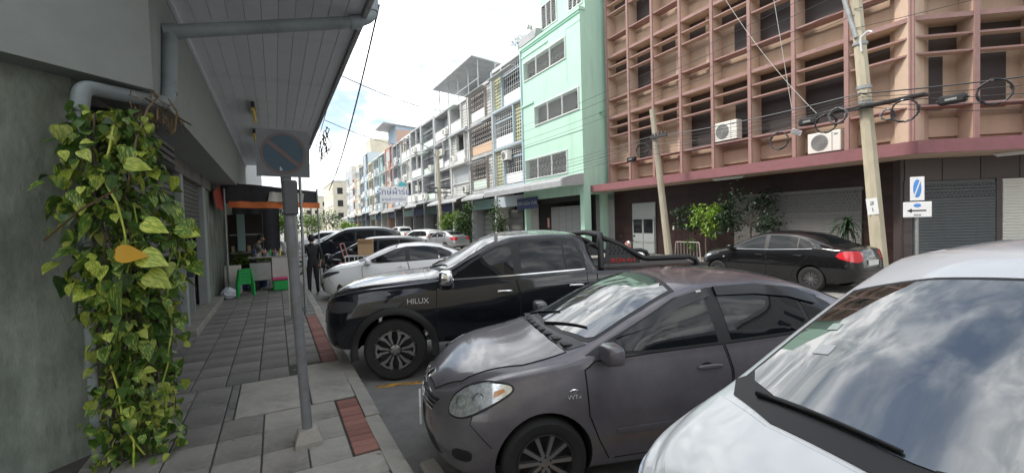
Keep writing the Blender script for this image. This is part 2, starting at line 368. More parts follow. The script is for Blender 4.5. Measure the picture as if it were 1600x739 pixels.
# wheel stop and loose timber at the kerb
tag(MB().box(-.07, .07, -.45, .45, 0, .11, Matrix.Translation((.98, 2.95, .004)), c=.02).build('wheel_stop', 'concrete'), 'pale concrete wheel stop on the road under the grey sedan nose', 'wheel stop')
tag(MB().box(-.05, .05, -.35, .35, 0, .09, Matrix.Translation((1.02, 10.15, .004)) @ Matrix.Rotation(R(-62), 4, 'Z'), c=.01).build('wood_block', 'cardboard'), 'short wooden block on the road beside the kerb before the white sedan', 'wood block')
# right-hand pavement
RK = 13.55
pr = struct(MB().box(RK+.15, 40, -30, 160, .002, SW-.012).build('sidewalk_right', 'concrete_dark'))
kr = struct(MB().box(RK, RK+.146, -30, 160, .002, SW).build('kerb_right', 'concrete'))
for k in range(30):
    y = 4+k*.9
    piece('paving_slab', 'paver', RK+.16, RK+1.0, y+.006, y+.894, SW-.05, SW, pr); piece('paving_slab', 'paver', RK+1.01, RK+1.9, y+.006, y+.894, SW-.05, SW, pr)

# ================================================================ the left-hand corner shop
B = empty('corner_shop', (WX, 4.85, 0), 0, 'grey rendered corner shop on the left with planked canopy and roller shutters', 'building')
def LB(mb, name, m, par=None, smooth=None):
    """part of the corner shop given in world coordinates"""
    mb.v = [(p[0]-WX, p[1]-4.85, p[2]) for p in mb.v]
    return mb.build(name, m, par or B, smooth)
LB(MB().prism([(WX, 4.85), (WX, 5.25), (WX-.5, 5.25), (-5.4, 1.35), (-5.4, .85)], 0, 4.5, 'z'), 'corner_wall', 'wall_render')
LB(MB().prism([(-.90, 5.0), (-.90, 20), (-1.70, 20), (-1.70, 4.75), (-4.9, 1.5), (-4.9, 1.0)], 3.21, 4.43, 'z'), 'beam', 'beam_grey')
LB(MB().prism([(WX-.02, 4.9), (WX-.02, 74), (-14, 74), (-14, -10), (-8, -1.65)], 4.46, 11.5, 'z'), 'upper_wall', 'render_grey')
LB(MB().box(-9, -1.95, 4.2, 17, 0, 3.9), 'shop_room', 'room_dark')
LB(MB().box(WX-.5, WX-.06, 12.76, 20.04, SW, 4.45), 'rear_wall', 'wall_render')
# canopy: planks along the street
cs = LB(MB().box(-.90, 1.0, -2.5, 20, 4.462, 4.62), 'canopy_slab', 'gap_dark')
n = 11; w = 1.9/n
pm = MB().box(-w/2+.002, w/2-.002, -11.25, 11.25, -.03, 0, c=.004).mesh('soffit_plank', 'soffit')
for k in range(n):
    p = link('soffit_plank', pm, cs); p.location = (-.90+w*(k+.5)-WX, 8.75-4.85, 4.458+rnd.uniform(-.003, .0)); p.rotation_euler = (0, rnd.uniform(-.012, .012), 0)
LB(MB().box(1.003, 1.06, -2.5, 20, 4.38, 4.74, c=.008), 'fascia', 'galv')
LB(MB().box(-.896, -.86, 5.3, 20, 4.36, 4.425), 'soffit_trim', 'soffit')
# roller shutters: slats in view as single strips
def shutter(y0, y1, z0, z1, X, m, parent, pitch=.09, nm='shutter'):
    root = LB(MB().box(X-.04, X-.006, y0, y1, z0, z1), nm, 'gap_dark', parent)
    ns = int((z1-z0)/pitch); sm = MB().prism([(0, 0), (.016, .012), (.02, .045), (.014, pitch-.012), (0, pitch-.004)], y0+.02, y1-.02, 'y').mesh('slat', m)
    for k in range(ns):
        s_ = link('slat', sm, root); s_.location = (X-.005-WX, -4.85, z0+k*pitch)
    return root
shutter(5.3, 9.55, .30, 2.95, WX-.12, 'shutter_dark', B)
LB(MB().box(WX-.16, WX-.01, 9.55, 9.78, SW, 3.21, c=.008), 'pillar', 'steel_frame')
shutter(9.8, 12.3, 1.9, 3.0, WX-.12, 'shutter_dark', B)
LB(MB().box(WX-.30, WX-.26, 9.8, 11.2, .3, 1.9), 'glass_door', 'glass_dark')
LB(MB().box(WX-.22, WX-.12, 11.15, 11.25, .17, 1.95), 'door_post', 'steel_frame')
LB(MB().box(WX-.20, WX-.02, 12.3, 12.75, SW, 3.21, c=.01), 'pillar', 'steel_frame')
LB(MB().box(WX-.5, WX+.16, 9.2, 13.6, SW-.1, .29, c=.015), 'doorstep', 'concrete')
LB(MB().box(WX-.35, WX+.02, 5.25, 9.2, SW-.1, .30, c=.015), 'plinth', 'concrete_dark')
LB(MB().box(WX-.2, WX-.0, 5.25, 13.6, 2.96, 3.208), 'lintel', 'concrete_dark')
LB(MB().box(WX-.06, WX+.30, 5.15, 7.1, 2.72, 3.06, c=.02), 'shutter_box', 'gap_dark')
for z in (2.8, 2.88, 2.96): LB(MB().box(WX+.301, WX+.315, 5.2, 7.05, z, z+.05), 'shutter_box_rib', 'wood_dark')
mbx = LB(MB().box(WX-.01, WX+.10, 9.62, 9.80, 1.15, 1.55, c=.01), 'mailbox', 'trim_grey')
LB(MB().box(WX+.101, WX+.112, 9.63, 9.79, 1.22, 1.5, c=.004), 'mailbox_front', 'steel_frame', mbx)
# text helper: letters as real thin geometry
def text(name, body, size, m, parent=None, M=None, depth=.004, align='CENTER'):
    c = bpy.data.curves.new(name, 'FONT'); c.body = body; c.size = size; c.extrude = depth/2; c.align_x = align; c.align_y = 'CENTER'; c.resolution_u = 3
    ob = bpy.data.objects.new('tmp', c); me = evalmesh(ob); bpy.data.curves.remove(c)
    me.materials.clear(); me.materials.append(MATS[m]); me.name = name
    if M is not None: me.transform(M)
    return link(name, me, parent)
def face_M(loc, right, up=(0,0,1)):
    x = Vector(right).normalized(); u = Vector(up); z = x.cross(u).normalized(); u = z.cross(x)
    M = Matrix((x, u, z)).transposed().to_4x4(); M.translation = loc; return M
st = tag(MB().box(0, .004, -.36, .36, -.2, .2).build('phone_sticker', 'red_ink'), 'red sticker with white phone number on the dark shutter behind the vine', 'sticker'); st.location = (WX-.085, 8.35, 1.38)
text('number', '086-327-6708', .13, 'white_plain', st, face_M((.006, 0, .0), (0, 1, 0)))

# drainpipe
dp = empty('drainpipe', (-1.30, 4.66, SW), 0, 'grey plastic drainpipe down the left corner wall and under the canopy', 'drainpipe')
def DP(mb, nm, m='pvc'):
    mb.v = [(p[0]+1.30, p[1]-4.66, p[2]-SW) for p in mb.v]; return mb.build(nm, m, dp, 40)
def bend(pts, r=.09, k=5):
    pts = [Vector(p) for p in pts]; res = [pts[0]]
    for i in range(1, len(pts)-1):
        a, b, c = pts[i-1], pts[i], pts[i+1]; u = b+(a-b).normalized()*r; w = b+(c-b).normalized()*r
        for t in range(k+1):
            t /= k; res.append(u*(1-t)**2+b*2*t*(1-t)+w*t*t)
    return res+[pts[-1]]
DP(MB().tube(bend([(1.13, 5.55, 5.4), (1.13, 5.55, 4.45), (.95, 5.55, 4.35), (-.82, 5.55, 3.94)], .08), .068, 14), 'upper_pipe')
DP(MB().tube(bend([(-.80, 5.55, 3.945), (-.84, 5.55, 3.93), (-.84, 5.35, 3.28)], .05), .066, 14), 'down_pipe')
DP(MB().tube(bend([(-.84, 5.37, 3.34), (-.85, 5.28, 3.17), (-1.28, 4.66, 3.10), (-1.30, 4.64, 2.9)], .07), .060, 14), 'cross_pipe')
DP(MB().tube([(-1.30, 4.64, 2.95), (-1.30, 4.64, SW-.02)], .052, 14), 'wall_pipe')
for z in (.95, 1.9, 2.85): DP(MB().lathe([(.052, -.04), (.062, -.04), (.062, .04), (.052, .04)], Matrix.Translation((-1.30, 4.64, z)), 16), 'socket')
for p, d in (((-.83, 5.55, 3.94), (1, 0, .22)), ((.93, 5.55, 4.345), (1, 0, .22))):
    DP(MB().lathe([(.066, -.06), (.078, -.06), (.078, .06), (.066, .06)], Matrix.Translation(p) @ frame(d) @ Matrix.Rotation(R(90), 4, 'Y'), 16), 'socket')
DP(MB().lathe([(.066, -.08), (.08, -.08), (.08, .08), (.066, .08)], Matrix.Translation((1.13, 5.55, 4.58)), 16), 'socket')
# yellow tubes under the canopy
for yy, s_, lab in ((10.6, 1.0, 'larger yellow lamp hanging under the planked canopy'), (13.2, .9, 'smaller farther yellow lamp under the canopy above the stall')):
    t = empty('hanging_lamp', (-.28 if yy < 11 else -.35, yy, 4.42), 0, lab, 'lamp')
    MB().box(-.03, .03, -.6*s_, .6*s_, -.10, -.0, c=.01).build('lamp_body', 'trim_grey', t)
    MB().tube([(0, -.55*s_, -.14), (0, .55*s_, -.14)], .035, 10).build('lamp_tube', 'lamp_yellow', t, 40)
# ---------------------------------------------------------------- no-parking sign
PB = Vector((.17, 4.07, SW)); PT = Vector((.075, 4.07, 2.9))
t = empty('no_parking_sign', PB, 0, 'faded blue and red no parking sign on a leaning grey pole', 'road sign')
def PS(mb, nm, m, par=None, sm=None):
    mb.v = [(p[0]-PB.x, p[1]-PB.y, p[2]-PB.z) for p in mb.v]; return mb.build(nm, m, par or t, sm)
d = (PT-PB).normalized()
PS(MB().tube([PB, PB+d*2.52], .040, 14), 'pole', 'pole_grey', None, 40)
bm_ = MB().lathe([(.14, -.02), (.145, .03), (.10, .12), (.06, .125)], Matrix.Translation(PB) @ Matrix.Rotation(R(45), 4, 'Z'), 4, cap=True); PS(bm_, 'base_block', 'concrete')
SCN = PB+d*2.36+Vector((-.005, -.06, .02)); sR = Vector((1, -.10, -.03)).normalized(); sU = Vector((.04, -.05, 1)).normalized()
SM = face_M(SCN, sR, sU)
pl_ = PS(MB().box(-.19, .19, -.185, .185, -.004, .0, SM), 'plate', 'sign_white')
def disc(r0, r1, z, n=40):
    mb = MB(); vs = []; fs = []
    for k in range(n):
        a = 2*math.pi*k/n; vs += [SM @ Vector((r0*math.cos(a), r0*math.sin(a), z)), SM @ Vector((r1*math.cos(a), r1*math.sin(a), z))]
    for k in range(n): fs.append((2*k, 2*k+1, (2*k+3) % (2*n), (2*k+2) % (2*n)))
    return mb.add(vs, fs)
PS(disc(.0005, .145, .002), 'blue_disc', 'sign_blue', pl_); PS(disc(.145, .165, .003), 'red_ring', 'sign_red', pl_)
PS(MB().box(-.142, .142, -.018, .018, .003, .005, SM @ Matrix.Rotation(R(-40), 4, 'Z')), 'red_bar', 'sign_red', pl_)
PS(MB().box(-.055, .055, -.02, .02, -.52, -.24, Matrix.Translation(SCN+Vector((.035, .02, .03))) @ Matrix.Rotation(R(12), 4, 'Z'), c=.012), 'lower_plate', 'sign_back')
for s_ in (.14, -.12): PS(MB().box(-.06, .06, -.025, .07, s_-.015, s_+.015, Matrix.Translation(SCN+Vector((.03, .03, 0)))), 'clamp', 'galv')
# two thinner posts farther along the kerb
t = tag(MB().tube([(0, 0, 0), (.0, 0, 2.95), (-.04, 0, 3.04), (-.12, 0, 3.08)], .03, 10).build('steel_post', 'galv', None, 40), 'slim light grey steel post with bent top behind the no parking sign', 'post'); t.location = (.50, 10.4, SW)
t = empty('wooden_post', (.27, 10.0, SW), 0, 'square weathered post with white edge beside the slim steel post', 'post')
MB().box(-.06, .06, -.06, .06, 0, 2.7, c=.01).build('post', 'pole_wood', t); MB().box(-.085, -.062, -.03, .03, 0, 2.6).build('edge_strip', 'white_plain', t)
MB().box(.065, .13, -.03, .04, 0, 2.3, c=.01).build('stay', 'galv', t)
# ================================================================ facade helpers (local x along the front, y into the house, z up)
def fmat(ox, oy, dx, dy):
    x = Vector((dx, dy, 0)).normalized(); z = Vector((0,0,1)); y = z.cross(x); M = Matrix((x, y, z)).transposed().to_4x4(); M.translation = (ox, oy, 0); return M
class Front:
    """parts of one house, given in facade coordinates, parented to one Empty"""
    def __init__(s, name, M, label, cat='building', group=None):
        s.root = bpy.data.objects.new(name, None); COL.objects.link(s.root); s.root.matrix_world = M; tag(s.root, label, cat, group); s.cache = {}; s.sub = Matrix.Identity(4)
    def part(s, name, mb, m, par=None, smooth=None):
        mb.v = [tuple(s.sub @ Vector(p)) for p in mb.v]
        return mb.build(name, m, par or s.root, smooth)
    def box(s, name, m, x0, x1, y0, y1, z0, z1, par=None, c=0.0):
        key = (name, m, round(x1-x0, 3), round(y1-y0, 3), round(z1-z0, 3), c)
        if key not in s.cache: s.cache[key] = MB().box(0, x1-x0, 0, y1-y0, 0, z1-z0, c=c).mesh(name, m)
        o = link(name, s.cache[key], par or s.root); o.matrix_local = s.sub @ Matrix.Translation((x0, y0, z0)); return o

# ================================================================ pink corner house
PK = Front('pink_building', fmat(16.0, 18.9, 0, -1), 'pink corner building with egg crate sun screen grid and maroon canopy')
BAY = 1.6188; NB = 8
FL = [(3.86, 4.83, 6.30, 6.77, 7.28), (7.28, 8.22, 9.43, 9.93, 10.46), (10.46, 11.45, 12.66, 13.14, 13.64), (13.64, 14.6, 15.8, 16.3, 16.84)]
def window(F, x0, x1, y, z0, z1, n=2, m='wood_dark', glass='glass_dark', t=.05, bars=True):
    w = F.box('window', m, x0, x1, y-.03, y-.001, z0, z1)
    g = (x1-x0-t)/n
    for k in range(n):
        a = x0+t+k*g
        p = MB().box(a, a+g-t, y-.036, y-.0302, z0+t, z1-t); p.v = [tuple(F.sub @ Vector(q)) for q in p.v]; p = p.build('pane', glass, w); p.matrix_parent_inverse = w.matrix_local.inverted()
    return w
def grid(F, n, wins, L):
    F.part('wall', MB().box(.0, L, .62, .9, 3.4, 16.84), 'pink_wall')
    for k in range(n+1):
        f = F.box('fin', 'pink_fin', k*BAY-.05, k*BAY+.05, .03, .62, 3.86, 16.84)
        e = F.box('fin_edge', 'mauve', k*BAY-.062, k*BAY+.062, -.035, .03, 3.86, 16.84)
    for fi, (z0, zr, l1, l2, z1) in enumerate(FL):
        for k in range(n):
            a, b = k*BAY+.058, (k+1)*BAY-.058
            F.box('slab_band', 'pink_fin', a, b, .045, .62, z1-.06, z1+.05); F.box('slab_edge', 'mauve', a, b, .006, .045, z1-.07, z1+.06)
            F.box('sill_rail', 'mauve', a, b, .02, .5, zr-.03, zr+.03, c=.006)
            for z in (l1, l2):
                o = F.box('louvre', 'mauve', a, b, .02, .04, z-.03, z+.024); o2 = F.box('louvre_blade', 'pink_fin', a, b, .04, .36, z-.012, z+.030)
            kind = wins[k] if fi < 1 or k not in (2,) else 'wall'
            if fi == 1 and kind == 'win' and k == 3: kind = 'wall2'
            if kind == 'win': window(F, a+.02, b-.02, .62, zr+.04, l1+.1, 3, glass=('glass_dark', 'glass_dark', 'glass_pane', 'glass_dark', 'curtain')[(k*3+fi*2) % 5])
            elif kind == 'half': window(F, a+.55, b-.02, .62, zr+.06, l1+.1, 1)
            elif kind == 'slim': window(F, b-.60, b-.02, .62, zr-.3, l1+.1, 1)
            elif kind == 'cas': window(F, a+.45, b-.35, .62, zr-.02, min(zr+1.5, l1+.05), 2, glass='glass_pane', t=.09); F.box('window_head', 'wood_dark', a+.45, b-.35, .585, .62, zr+1.55, l1+.1) if zr+1.55 < l1+.05 else None
            else:
                F.box('pilaster', 'pink_fin', a+.85, a+1.0, .56, .62, z0+.1, z1-.1)
            F.box('spandrel', 'pink_wall', a, b, .52, .62, z0+.16, zr-.28)
            F.box('louvre_gap_band', 'louvre_gap_brown', a, b, .59, .619, l1+.12, z1-.10)  # dark brown band added in every bay to darken the louvre gaps
grid(PK, NB, ['slim', 'win', 'wall', 'win', 'half', 'win', 'win', 'wall'], NB*BAY+.05)
# chamfered corner front
CH = Matrix.Translation((NB*BAY, 0, 0)) @ Matrix.Rotation(R(53), 4, 'Z').inverted()
a_ = R(37)   # turn from street front to corner front
CH = Matrix.Translation((NB*BAY, 0, 0)) @ Matrix.Rotation(R(53), 4, 'Z')
PK.sub = CH; BAY_S = BAY; BAY = 1.58
grid(PK, 4, ['cas', 'cas', 'win', 'wall'], 4*BAY)
PK.sub = Matrix.Identity(4); BAY = BAY_S
PK.part('roof_mass', MB().box(.05, 12.9, .9, 12, .2, 16.8), 'pink_wall')
# canopy wrapping the corner
def arc2(px, off):   # offset corner of the two fronts
    return px
Lk = NB*BAY; th = R(53); od = 1.0
cxo = Lk+math.tan(th/2)*od*1.0
e2 = Vector((math.cos(th), math.sin(th), 0)); n2 = Vector((math.sin(th), -math.cos(th), 0))
C0 = Vector((cxo, -od, 0)); C1 = Vector((Lk, 0, 0))+e2*7+n2*od; C2 = Vector((Lk, 0, 0))+e2*7-n2*.6
PK.part('canopy', MB().prism([(-.35, -od), (cxo, -od), (C1.x, C1.y), (C2.x, C2.y), (Lk, .62), (-.35, .62)], 3.40, 3.74, 'z'), 'maroon')
PK.part('canopy_soffit', MB().prism([(-.30, -od+.05), (cxo-.03, -od+.05), (C1.x, C1.y+.05), (C2.x, C2.y), (Lk, .6), (-.30, .6)], 3.385, 3.398, 'z'), 'pink_fin')
PK.box('canopy_top_trim', 'mauve', -.35, Lk, -.02, .02, 3.742, 3.86)
# ground floor
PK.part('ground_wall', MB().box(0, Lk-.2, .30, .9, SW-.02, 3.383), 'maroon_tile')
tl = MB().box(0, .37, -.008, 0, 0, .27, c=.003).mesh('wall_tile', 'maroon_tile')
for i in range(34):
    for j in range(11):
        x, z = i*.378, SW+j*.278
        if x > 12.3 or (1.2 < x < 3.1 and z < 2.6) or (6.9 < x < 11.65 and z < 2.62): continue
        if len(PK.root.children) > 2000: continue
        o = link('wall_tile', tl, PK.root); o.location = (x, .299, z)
dr = PK.box('door', 'steel_frame', 1.45, 3.0, .22, .28, SW, 2.68)
for k in range(2):
    q = PK.box('door_leaf', 'steel_frame', 1.50+k*.75, 2.22+k*.75, .17, .219, SW+.02, 1.93, c=.004)
    p = PK.box('door_pane', 'glass_dark', 1.57+k*.72, 2.17+k*.72, .160, .168, 1.18, 1.86)
for z in (.7,): PK.box('door_rail', 'galv', 1.50, 2.97, .160, .168, z, z+.05)
PK.box('switch_box', 'white_plain', 4.05, 4.13, .24, .289, 1.35, 1.52)
PK.box('shutter_back', 'shutter_dim', 7.2, 11.6, .24, .285, SW, 2.62)
sl = MB().prism([(0, 0), (-.018, .012), (-.018, .06), (0, .078)], 7.2, 11.6, 'x').mesh('shutter_slat', 'shutter_dim')
for k in range(21):
    o = link('shutter_slat', sl, PK.root); o.location = (0, .239, SW+k*.083)
mb = MB()
for i in range(44):
    for j in range(6):
        x = 7.22+i*.1+(.05 if j % 2 else 0); mb.box(x, x+.05, .215, .238, 1.95+j*.11, 2.03+j*.11)
stuff(PK.part('shutter_vents', mb, 'shutter_dark')); PK.box('shutter_head', 'shutter_dim', 7.15, 11.65, .2, .29, 2.60, 2.70)
# corner front at street level
PK.sub = CH
PK.part('corner_ground_wall', MB().box(-.1, 7, .30, 1.2, SW-.02, 3.383), 'granite')
for i in range(7):
    PK.box('granite_panel', 'granite', .0+i*.95, .93+i*.95, .27, .299, 2.75, 3.37)
for k in range(7): PK.box('granite_block', 'granite', -.03, .18, .255, .299, SW+k*.37, SW+.36+k*.37)
for k in range(7): PK.box('granite_block', 'granite', 2.27, 2.40, .255, .299, SW+k*.37, SW+.36+k*.37)
for (x0, x1, m) in ((.2, 2.24, 'shutter_blue'), (2.42, 4.6, 'block_white')):
    PK.box('shutter_back', m, x0, x1, .26, .298, SW, 2.72)
    s2 = MB().prism([(0, 0), (-.018, .012), (-.018, .06), (0, .078)], x0, x1, 'x').mesh('shutter_slat', m)
    for k in range(30):
        o = link('shutter_slat', s2, PK.root); o.matrix_local = PK.sub @ Matrix.Translation((0, .259, SW+k*.083))
mb = MB()
for i in range(20):
    for j in range(4): 
        x = .25+i*.1+(.05 if j % 2 else 0); mb.box(x, x+.05, .232, .24, 2.25+j*.11, 2.29+j*.11)
stuff(PK.part('shutter_vents', mb, 'trim_grey'))
PK.sub = Matrix.Identity(4)
# lamps under the canopy, air conditioners
def lamp(x, y, lab):
    t = empty('tube_lamp', (0,0,0), 0, lab, 'lamp'); t.matrix_world = PK.root.matrix_world @ Matrix.Translation((x, y, 3.37))
    MB().box(-.65, .65, -.05, .05, -.05, 0, c=.01).build('fitting', 'white_plain', t); MB().tube([(-.6, 0, -.07), (.6, 0, -.07)], .018, 8).build('tube', 'panel_white', t, 40)
lamp(7.7, -.78, 'long white tube lamp under the maroon canopy above the grey shutter')
lamp(14.9, 1.25, 'white tube lamp under the maroon canopy at the right picture edge')
def aircon(M, lab, w=1.0, h=.72, d=.34):
    t = empty('air_conditioner', (0,0,0), 0, lab, 'air conditioner'); t.matrix_world = M
    MB().box(0, w, 0, d, 0, h, c=.015).build('casing', 'ac_white', t)
    q = Matrix.Translation((w*.37, -.012, h*.5)) @ Matrix.Rotation(R(90), 4, 'X')
    g = MB().lathe([(.0, 0), (h*.40, 0), (h*.40, -.02)], q, 28).build('fan_grille', 'ac_grille', t)
    mb = MB()
    for k in range(1, 5): mb.lathe([(h*.08*k, .006), (h*.08*k+.008, .012), (h*.08*k+.014, .006)], q, 24)
    mb.build('grille_rings', 'trim_grey', g)
    MB().box(w*.74, w*.76, -.006, 0, .03, h-.03).build('panel_seam', 'ac_grille', t); MB().box(w*.80, w*.92, -.006, 0, h*.78, h*.86).build('badge', 'ac_grille', t)
    MB().box(.05, w-.05, .05, d-.05, -.05, -.001).build('foot', 'trim_grey', t)
P0 = PK.root.matrix_world
aircon(P0 @ Matrix.Translation((6.52, .02, 4.92)), 'white air conditioner hung in the sun screen grid above the tree', 1.0, .74)
aircon(P0 @ Matrix.Translation((10.15, .0, 3.90)), 'cream air conditioner on the maroon canopy behind the cable coils', 1.0, .66)

# ================================================================ mint green house
GX = 14.6
GR = Front('green_building', fmat(GX, 25.6, 0, -1), 'mint green house with three long patterned grille windows and a plain side wall')
def holed(F, name, m, x0, x1, y0, y1, z0, z1, holes):
    xs = sorted({x0, x1} | {h[0] for h in holes} | {h[1] for h in holes}); zs = sorted({z0, z1} | {h[2] for h in holes} | {h[3] for h in holes}); mb = MB()
    for b0, b1 in zip(zs[:-1], zs[1:]):
        run = None
        for a0, a1 in list(zip(xs[:-1], xs[1:]))+[(None, None)]:
            solid = a0 is not None and not any(h[0] <= a0 and a1 <= h[1] and h[2] <= b0 and b1 <= h[3] for h in holes)
            if solid: run = (run[0], a1) if run else (a0, a1)
            elif run: mb.box(run[0], run[1], y0, y1, b0, b1); run = None
    return F.part(name, mb, m)
WH = [(.30, 4.95, 10.92, 12.02), (1.50, 6.05, 7.88, 8.98), (.18, 4.85, 4.64, 5.84)]
holed(GR, 'wall', 'mint', 0, 6.3, 0, .25, 3.3, 13.05, WH); GR.part('rear_mass', MB().box(0, 6.3, .5, 9, 3.3, 13.05), 'mint'); GR.part('side_wall', MB().box(6.05, 6.3, .25, .5, 3.3, 13.05), 'mint')
for h_ in WH: GR.box('dark_room', 'room_dark', h_[0]-.1, h_[1]+.1, .40, .499, h_[2]-.1, h_[3]+.1)
GR.part('penthouse_wall', MB().box(1.9, 6.3, .35, 9, 13.05, 17.5), 'mint')
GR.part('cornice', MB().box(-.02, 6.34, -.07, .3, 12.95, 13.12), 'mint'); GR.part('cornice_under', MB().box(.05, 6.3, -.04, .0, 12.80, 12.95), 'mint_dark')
GR.box('string_course', 'mint', 0, 3.2, -.05, 0, 12.42, 12.52); GR.box('string_course', 'mint', 0, 1.4, -.08, 0, 9.3, 9.42); GR.box('string_course', 'mint', 5.0, 5.04, -.02, 0, 9.6, 12.4); GR.box('string_course', 'mint', 5.0, 6.3, -.02, 0, 12.4, 12.44); GR.box('string_course', 'mint', 0, 6.3, -.03, 0, 6.7, 6.74)
def hexgrille(F, x0, x1, y, z0, z1, s=.22, t=.012, m='white_bar', name='grille'):
    """white bars bent into a honeycomb with small rings, over a dark room"""
    if y > .1: F.box('window_recess', 'room_dark', x0, x1, y-.004, y+.02, z0, z1)
    F.box('window_frame', 'white_bar', x0-.05, x1+.05, y-.06, y-.0, z0-.06, z0); F.box('window_frame', 'white_bar', x0-.05, x1+.05, y-.06, y-.0, z1, z1+.05)
    n = 3
    for k in range(n+1):
        x = x0+(x1-x0)*k/n; F.box('window_post', 'white_bar', x-.025, x+.025, y-.07, y-.0, z0, z1)
    mb = MB(); dx = s*math.sqrt(3); cols = int((x1-x0)/dx); rows = int((z1-z0)/(1.5*s))+1
    def bar(ax, az, bx, bz):
        if not (x0-.01 <= min(ax, bx) and max(ax, bx) <= x1+.01 and z0-.01 <= min(az, bz) and max(az, bz) <= z1+.01): return
        d = Vector((bx-ax, 0, bz-az)); l = d.length; M = Matrix.Translation((ax, y-.05, az)) @ frame(d, (0, 1, 0)); mb.box(0, l, -t/2, t/2, -t/2, t/2, M)
    for r in range(rows+1):
        for c in range(cols+1):
            cx = x0+dx*(c+.5*(r % 2)); cz = z0+1.5*s*r
            pts = [(cx+s*math.cos(R(30+60*k)), cz+s*math.sin(R(30+60*k))) for k in range(6)]
            for k in (0, 1, 5): bar(*pts[k], *pts[(k+1) % 6])
            q = [(cx+s*.42*math.cos(R(60*k)), cz+s*.42*math.sin(R(60*k))) for k in range(6)]
            for k in range(6): bar(*q[k], *q[(k+1) % 6])
    F.part(name, mb, m)
hexgrille(GR, .30, 4.95, 0, 10.92, 12.02); hexgrille(GR, 1.50, 6.05, 0, 7.88, 8.98); hexgrille(GR, .18, 4.85, 0, 4.64, 5.84); hexgrille(GR, 2.1, 3.7, .35, 13.55, 14.9); hexgrille(GR, 4.9, 6.1, .35, 13.5, 14.8)
GR.part('side_spout', MB().tube([(6.3, 1.2, 7.7), (6.5, 1.2, 7.68)], .07, 10), 'mint_dark')
GR.box('pillar', 'mint', 6.0, 6.34, -.05, .4, SW, 3.3); GR.box('pillar', 'mint', -.12, .12, -.05, .3, SW, 4.2)
GR.box('side_pillar', 'mint', 6.05, 6.3, 1.2, 1.6, SW, 3.3)
GR.part('shop_room', MB().box(.12, 6.0, .9, 1.0, SW, 3.3), 'room_dark'); GR.box('shop_board', 'room_dark', .1, 6.0, .2, .3, 3.0, 3.9)
GR.box('shutter_back', 'shutter', 2.2, 5.3, .55, .6, SW, 2.75); s3 = MB().prism([(0, 0), (-.022, .012), (-.022, .06), (0, .085)], 2.2, 5.3, 'x').mesh('shutter_slat', 'galv')
for k in range(26):
    o = link('shutter_slat', s3, GR.root); o.location = (0, .549, SW+k*.1)
GR.box('door_post', 'room_dark', 5.3, 5.9, .5, .6, SW, 3.0); GR.box('banner', 'banner_navy', -1.0, 1.6, -.1, -.06, 2.75, 3.45)
text('banner_letters', 'บริษัท ร่มไทย จำกัด', .34, 'panel_blue', GR.root, face_M((.3, -.108, 3.1), (1, 0, 0)))
GR.box('notice', 'panel_red', 1.85, 2.0, .48, .54, 1.5, 2.1)
def awning(F, x0, x1, out, z_in, z_out, drop, m='roof_sheet', pitch=.18, name='awning_sheet'):
    """corrugated sheet sloping out from the front with a rolled front edge"""
    path = [(.02, z_in), (-out*.5, (z_in+z_out)/2+.02), (-out+.12, z_out), (-out+.04, z_out-.03), (-out, z_out-.12), (-out-.005, z_out-drop)]
    n = int((x1-x0)/pitch*4); vs = []; fs = []
    for i in range(n+1):
        x = x0+(x1-x0)*i/n; a = .022*math.sin(2*math.pi*i/4)
        for j, (y, z) in enumerate(path): vs.append((x, y-(a if j > 2 else 0), z+(a if j <= 3 else 0)))
    k = len(path)
    for i in range(n):
        for j in range(k-1): fs.append((i*k+j, (i+1)*k+j, (i+1)*k+j+1, i*k+j+1))
    o = F.part(name, MB().add(vs, fs), m)
    for x in np.arange(x0+.3, x1, 2.2): F.part('awning_bracket', MB().tube([(x, 0, z_in-.35), (x, -out+.1, z_out-.08)], .02, 6), 'galv')
    return o
awning(GR, -3.4, 6.25, 1.45, 4.42, 4.12, .42)
GR.part('awning_side', MB().prism([(-1.45, 3.7), (0, 3.8), (0, 4.4), (-1.4, 4.1)], 6.26, 6.30, 'x'), 'roof_sheet')
# roof terrace railing and pots
mb = MB()
for x in np.arange(-4.4, 1.9, .9): mb.tube([(x, .25, 12.9), (x, .25, 14.25)], .02, 6)
for z in (13.5, 14.25): mb.tube([(-4.4, .25, z), (1.9, .25, z)], .02, 6)
GR.part('terrace_railing', mb, 'white_bar')

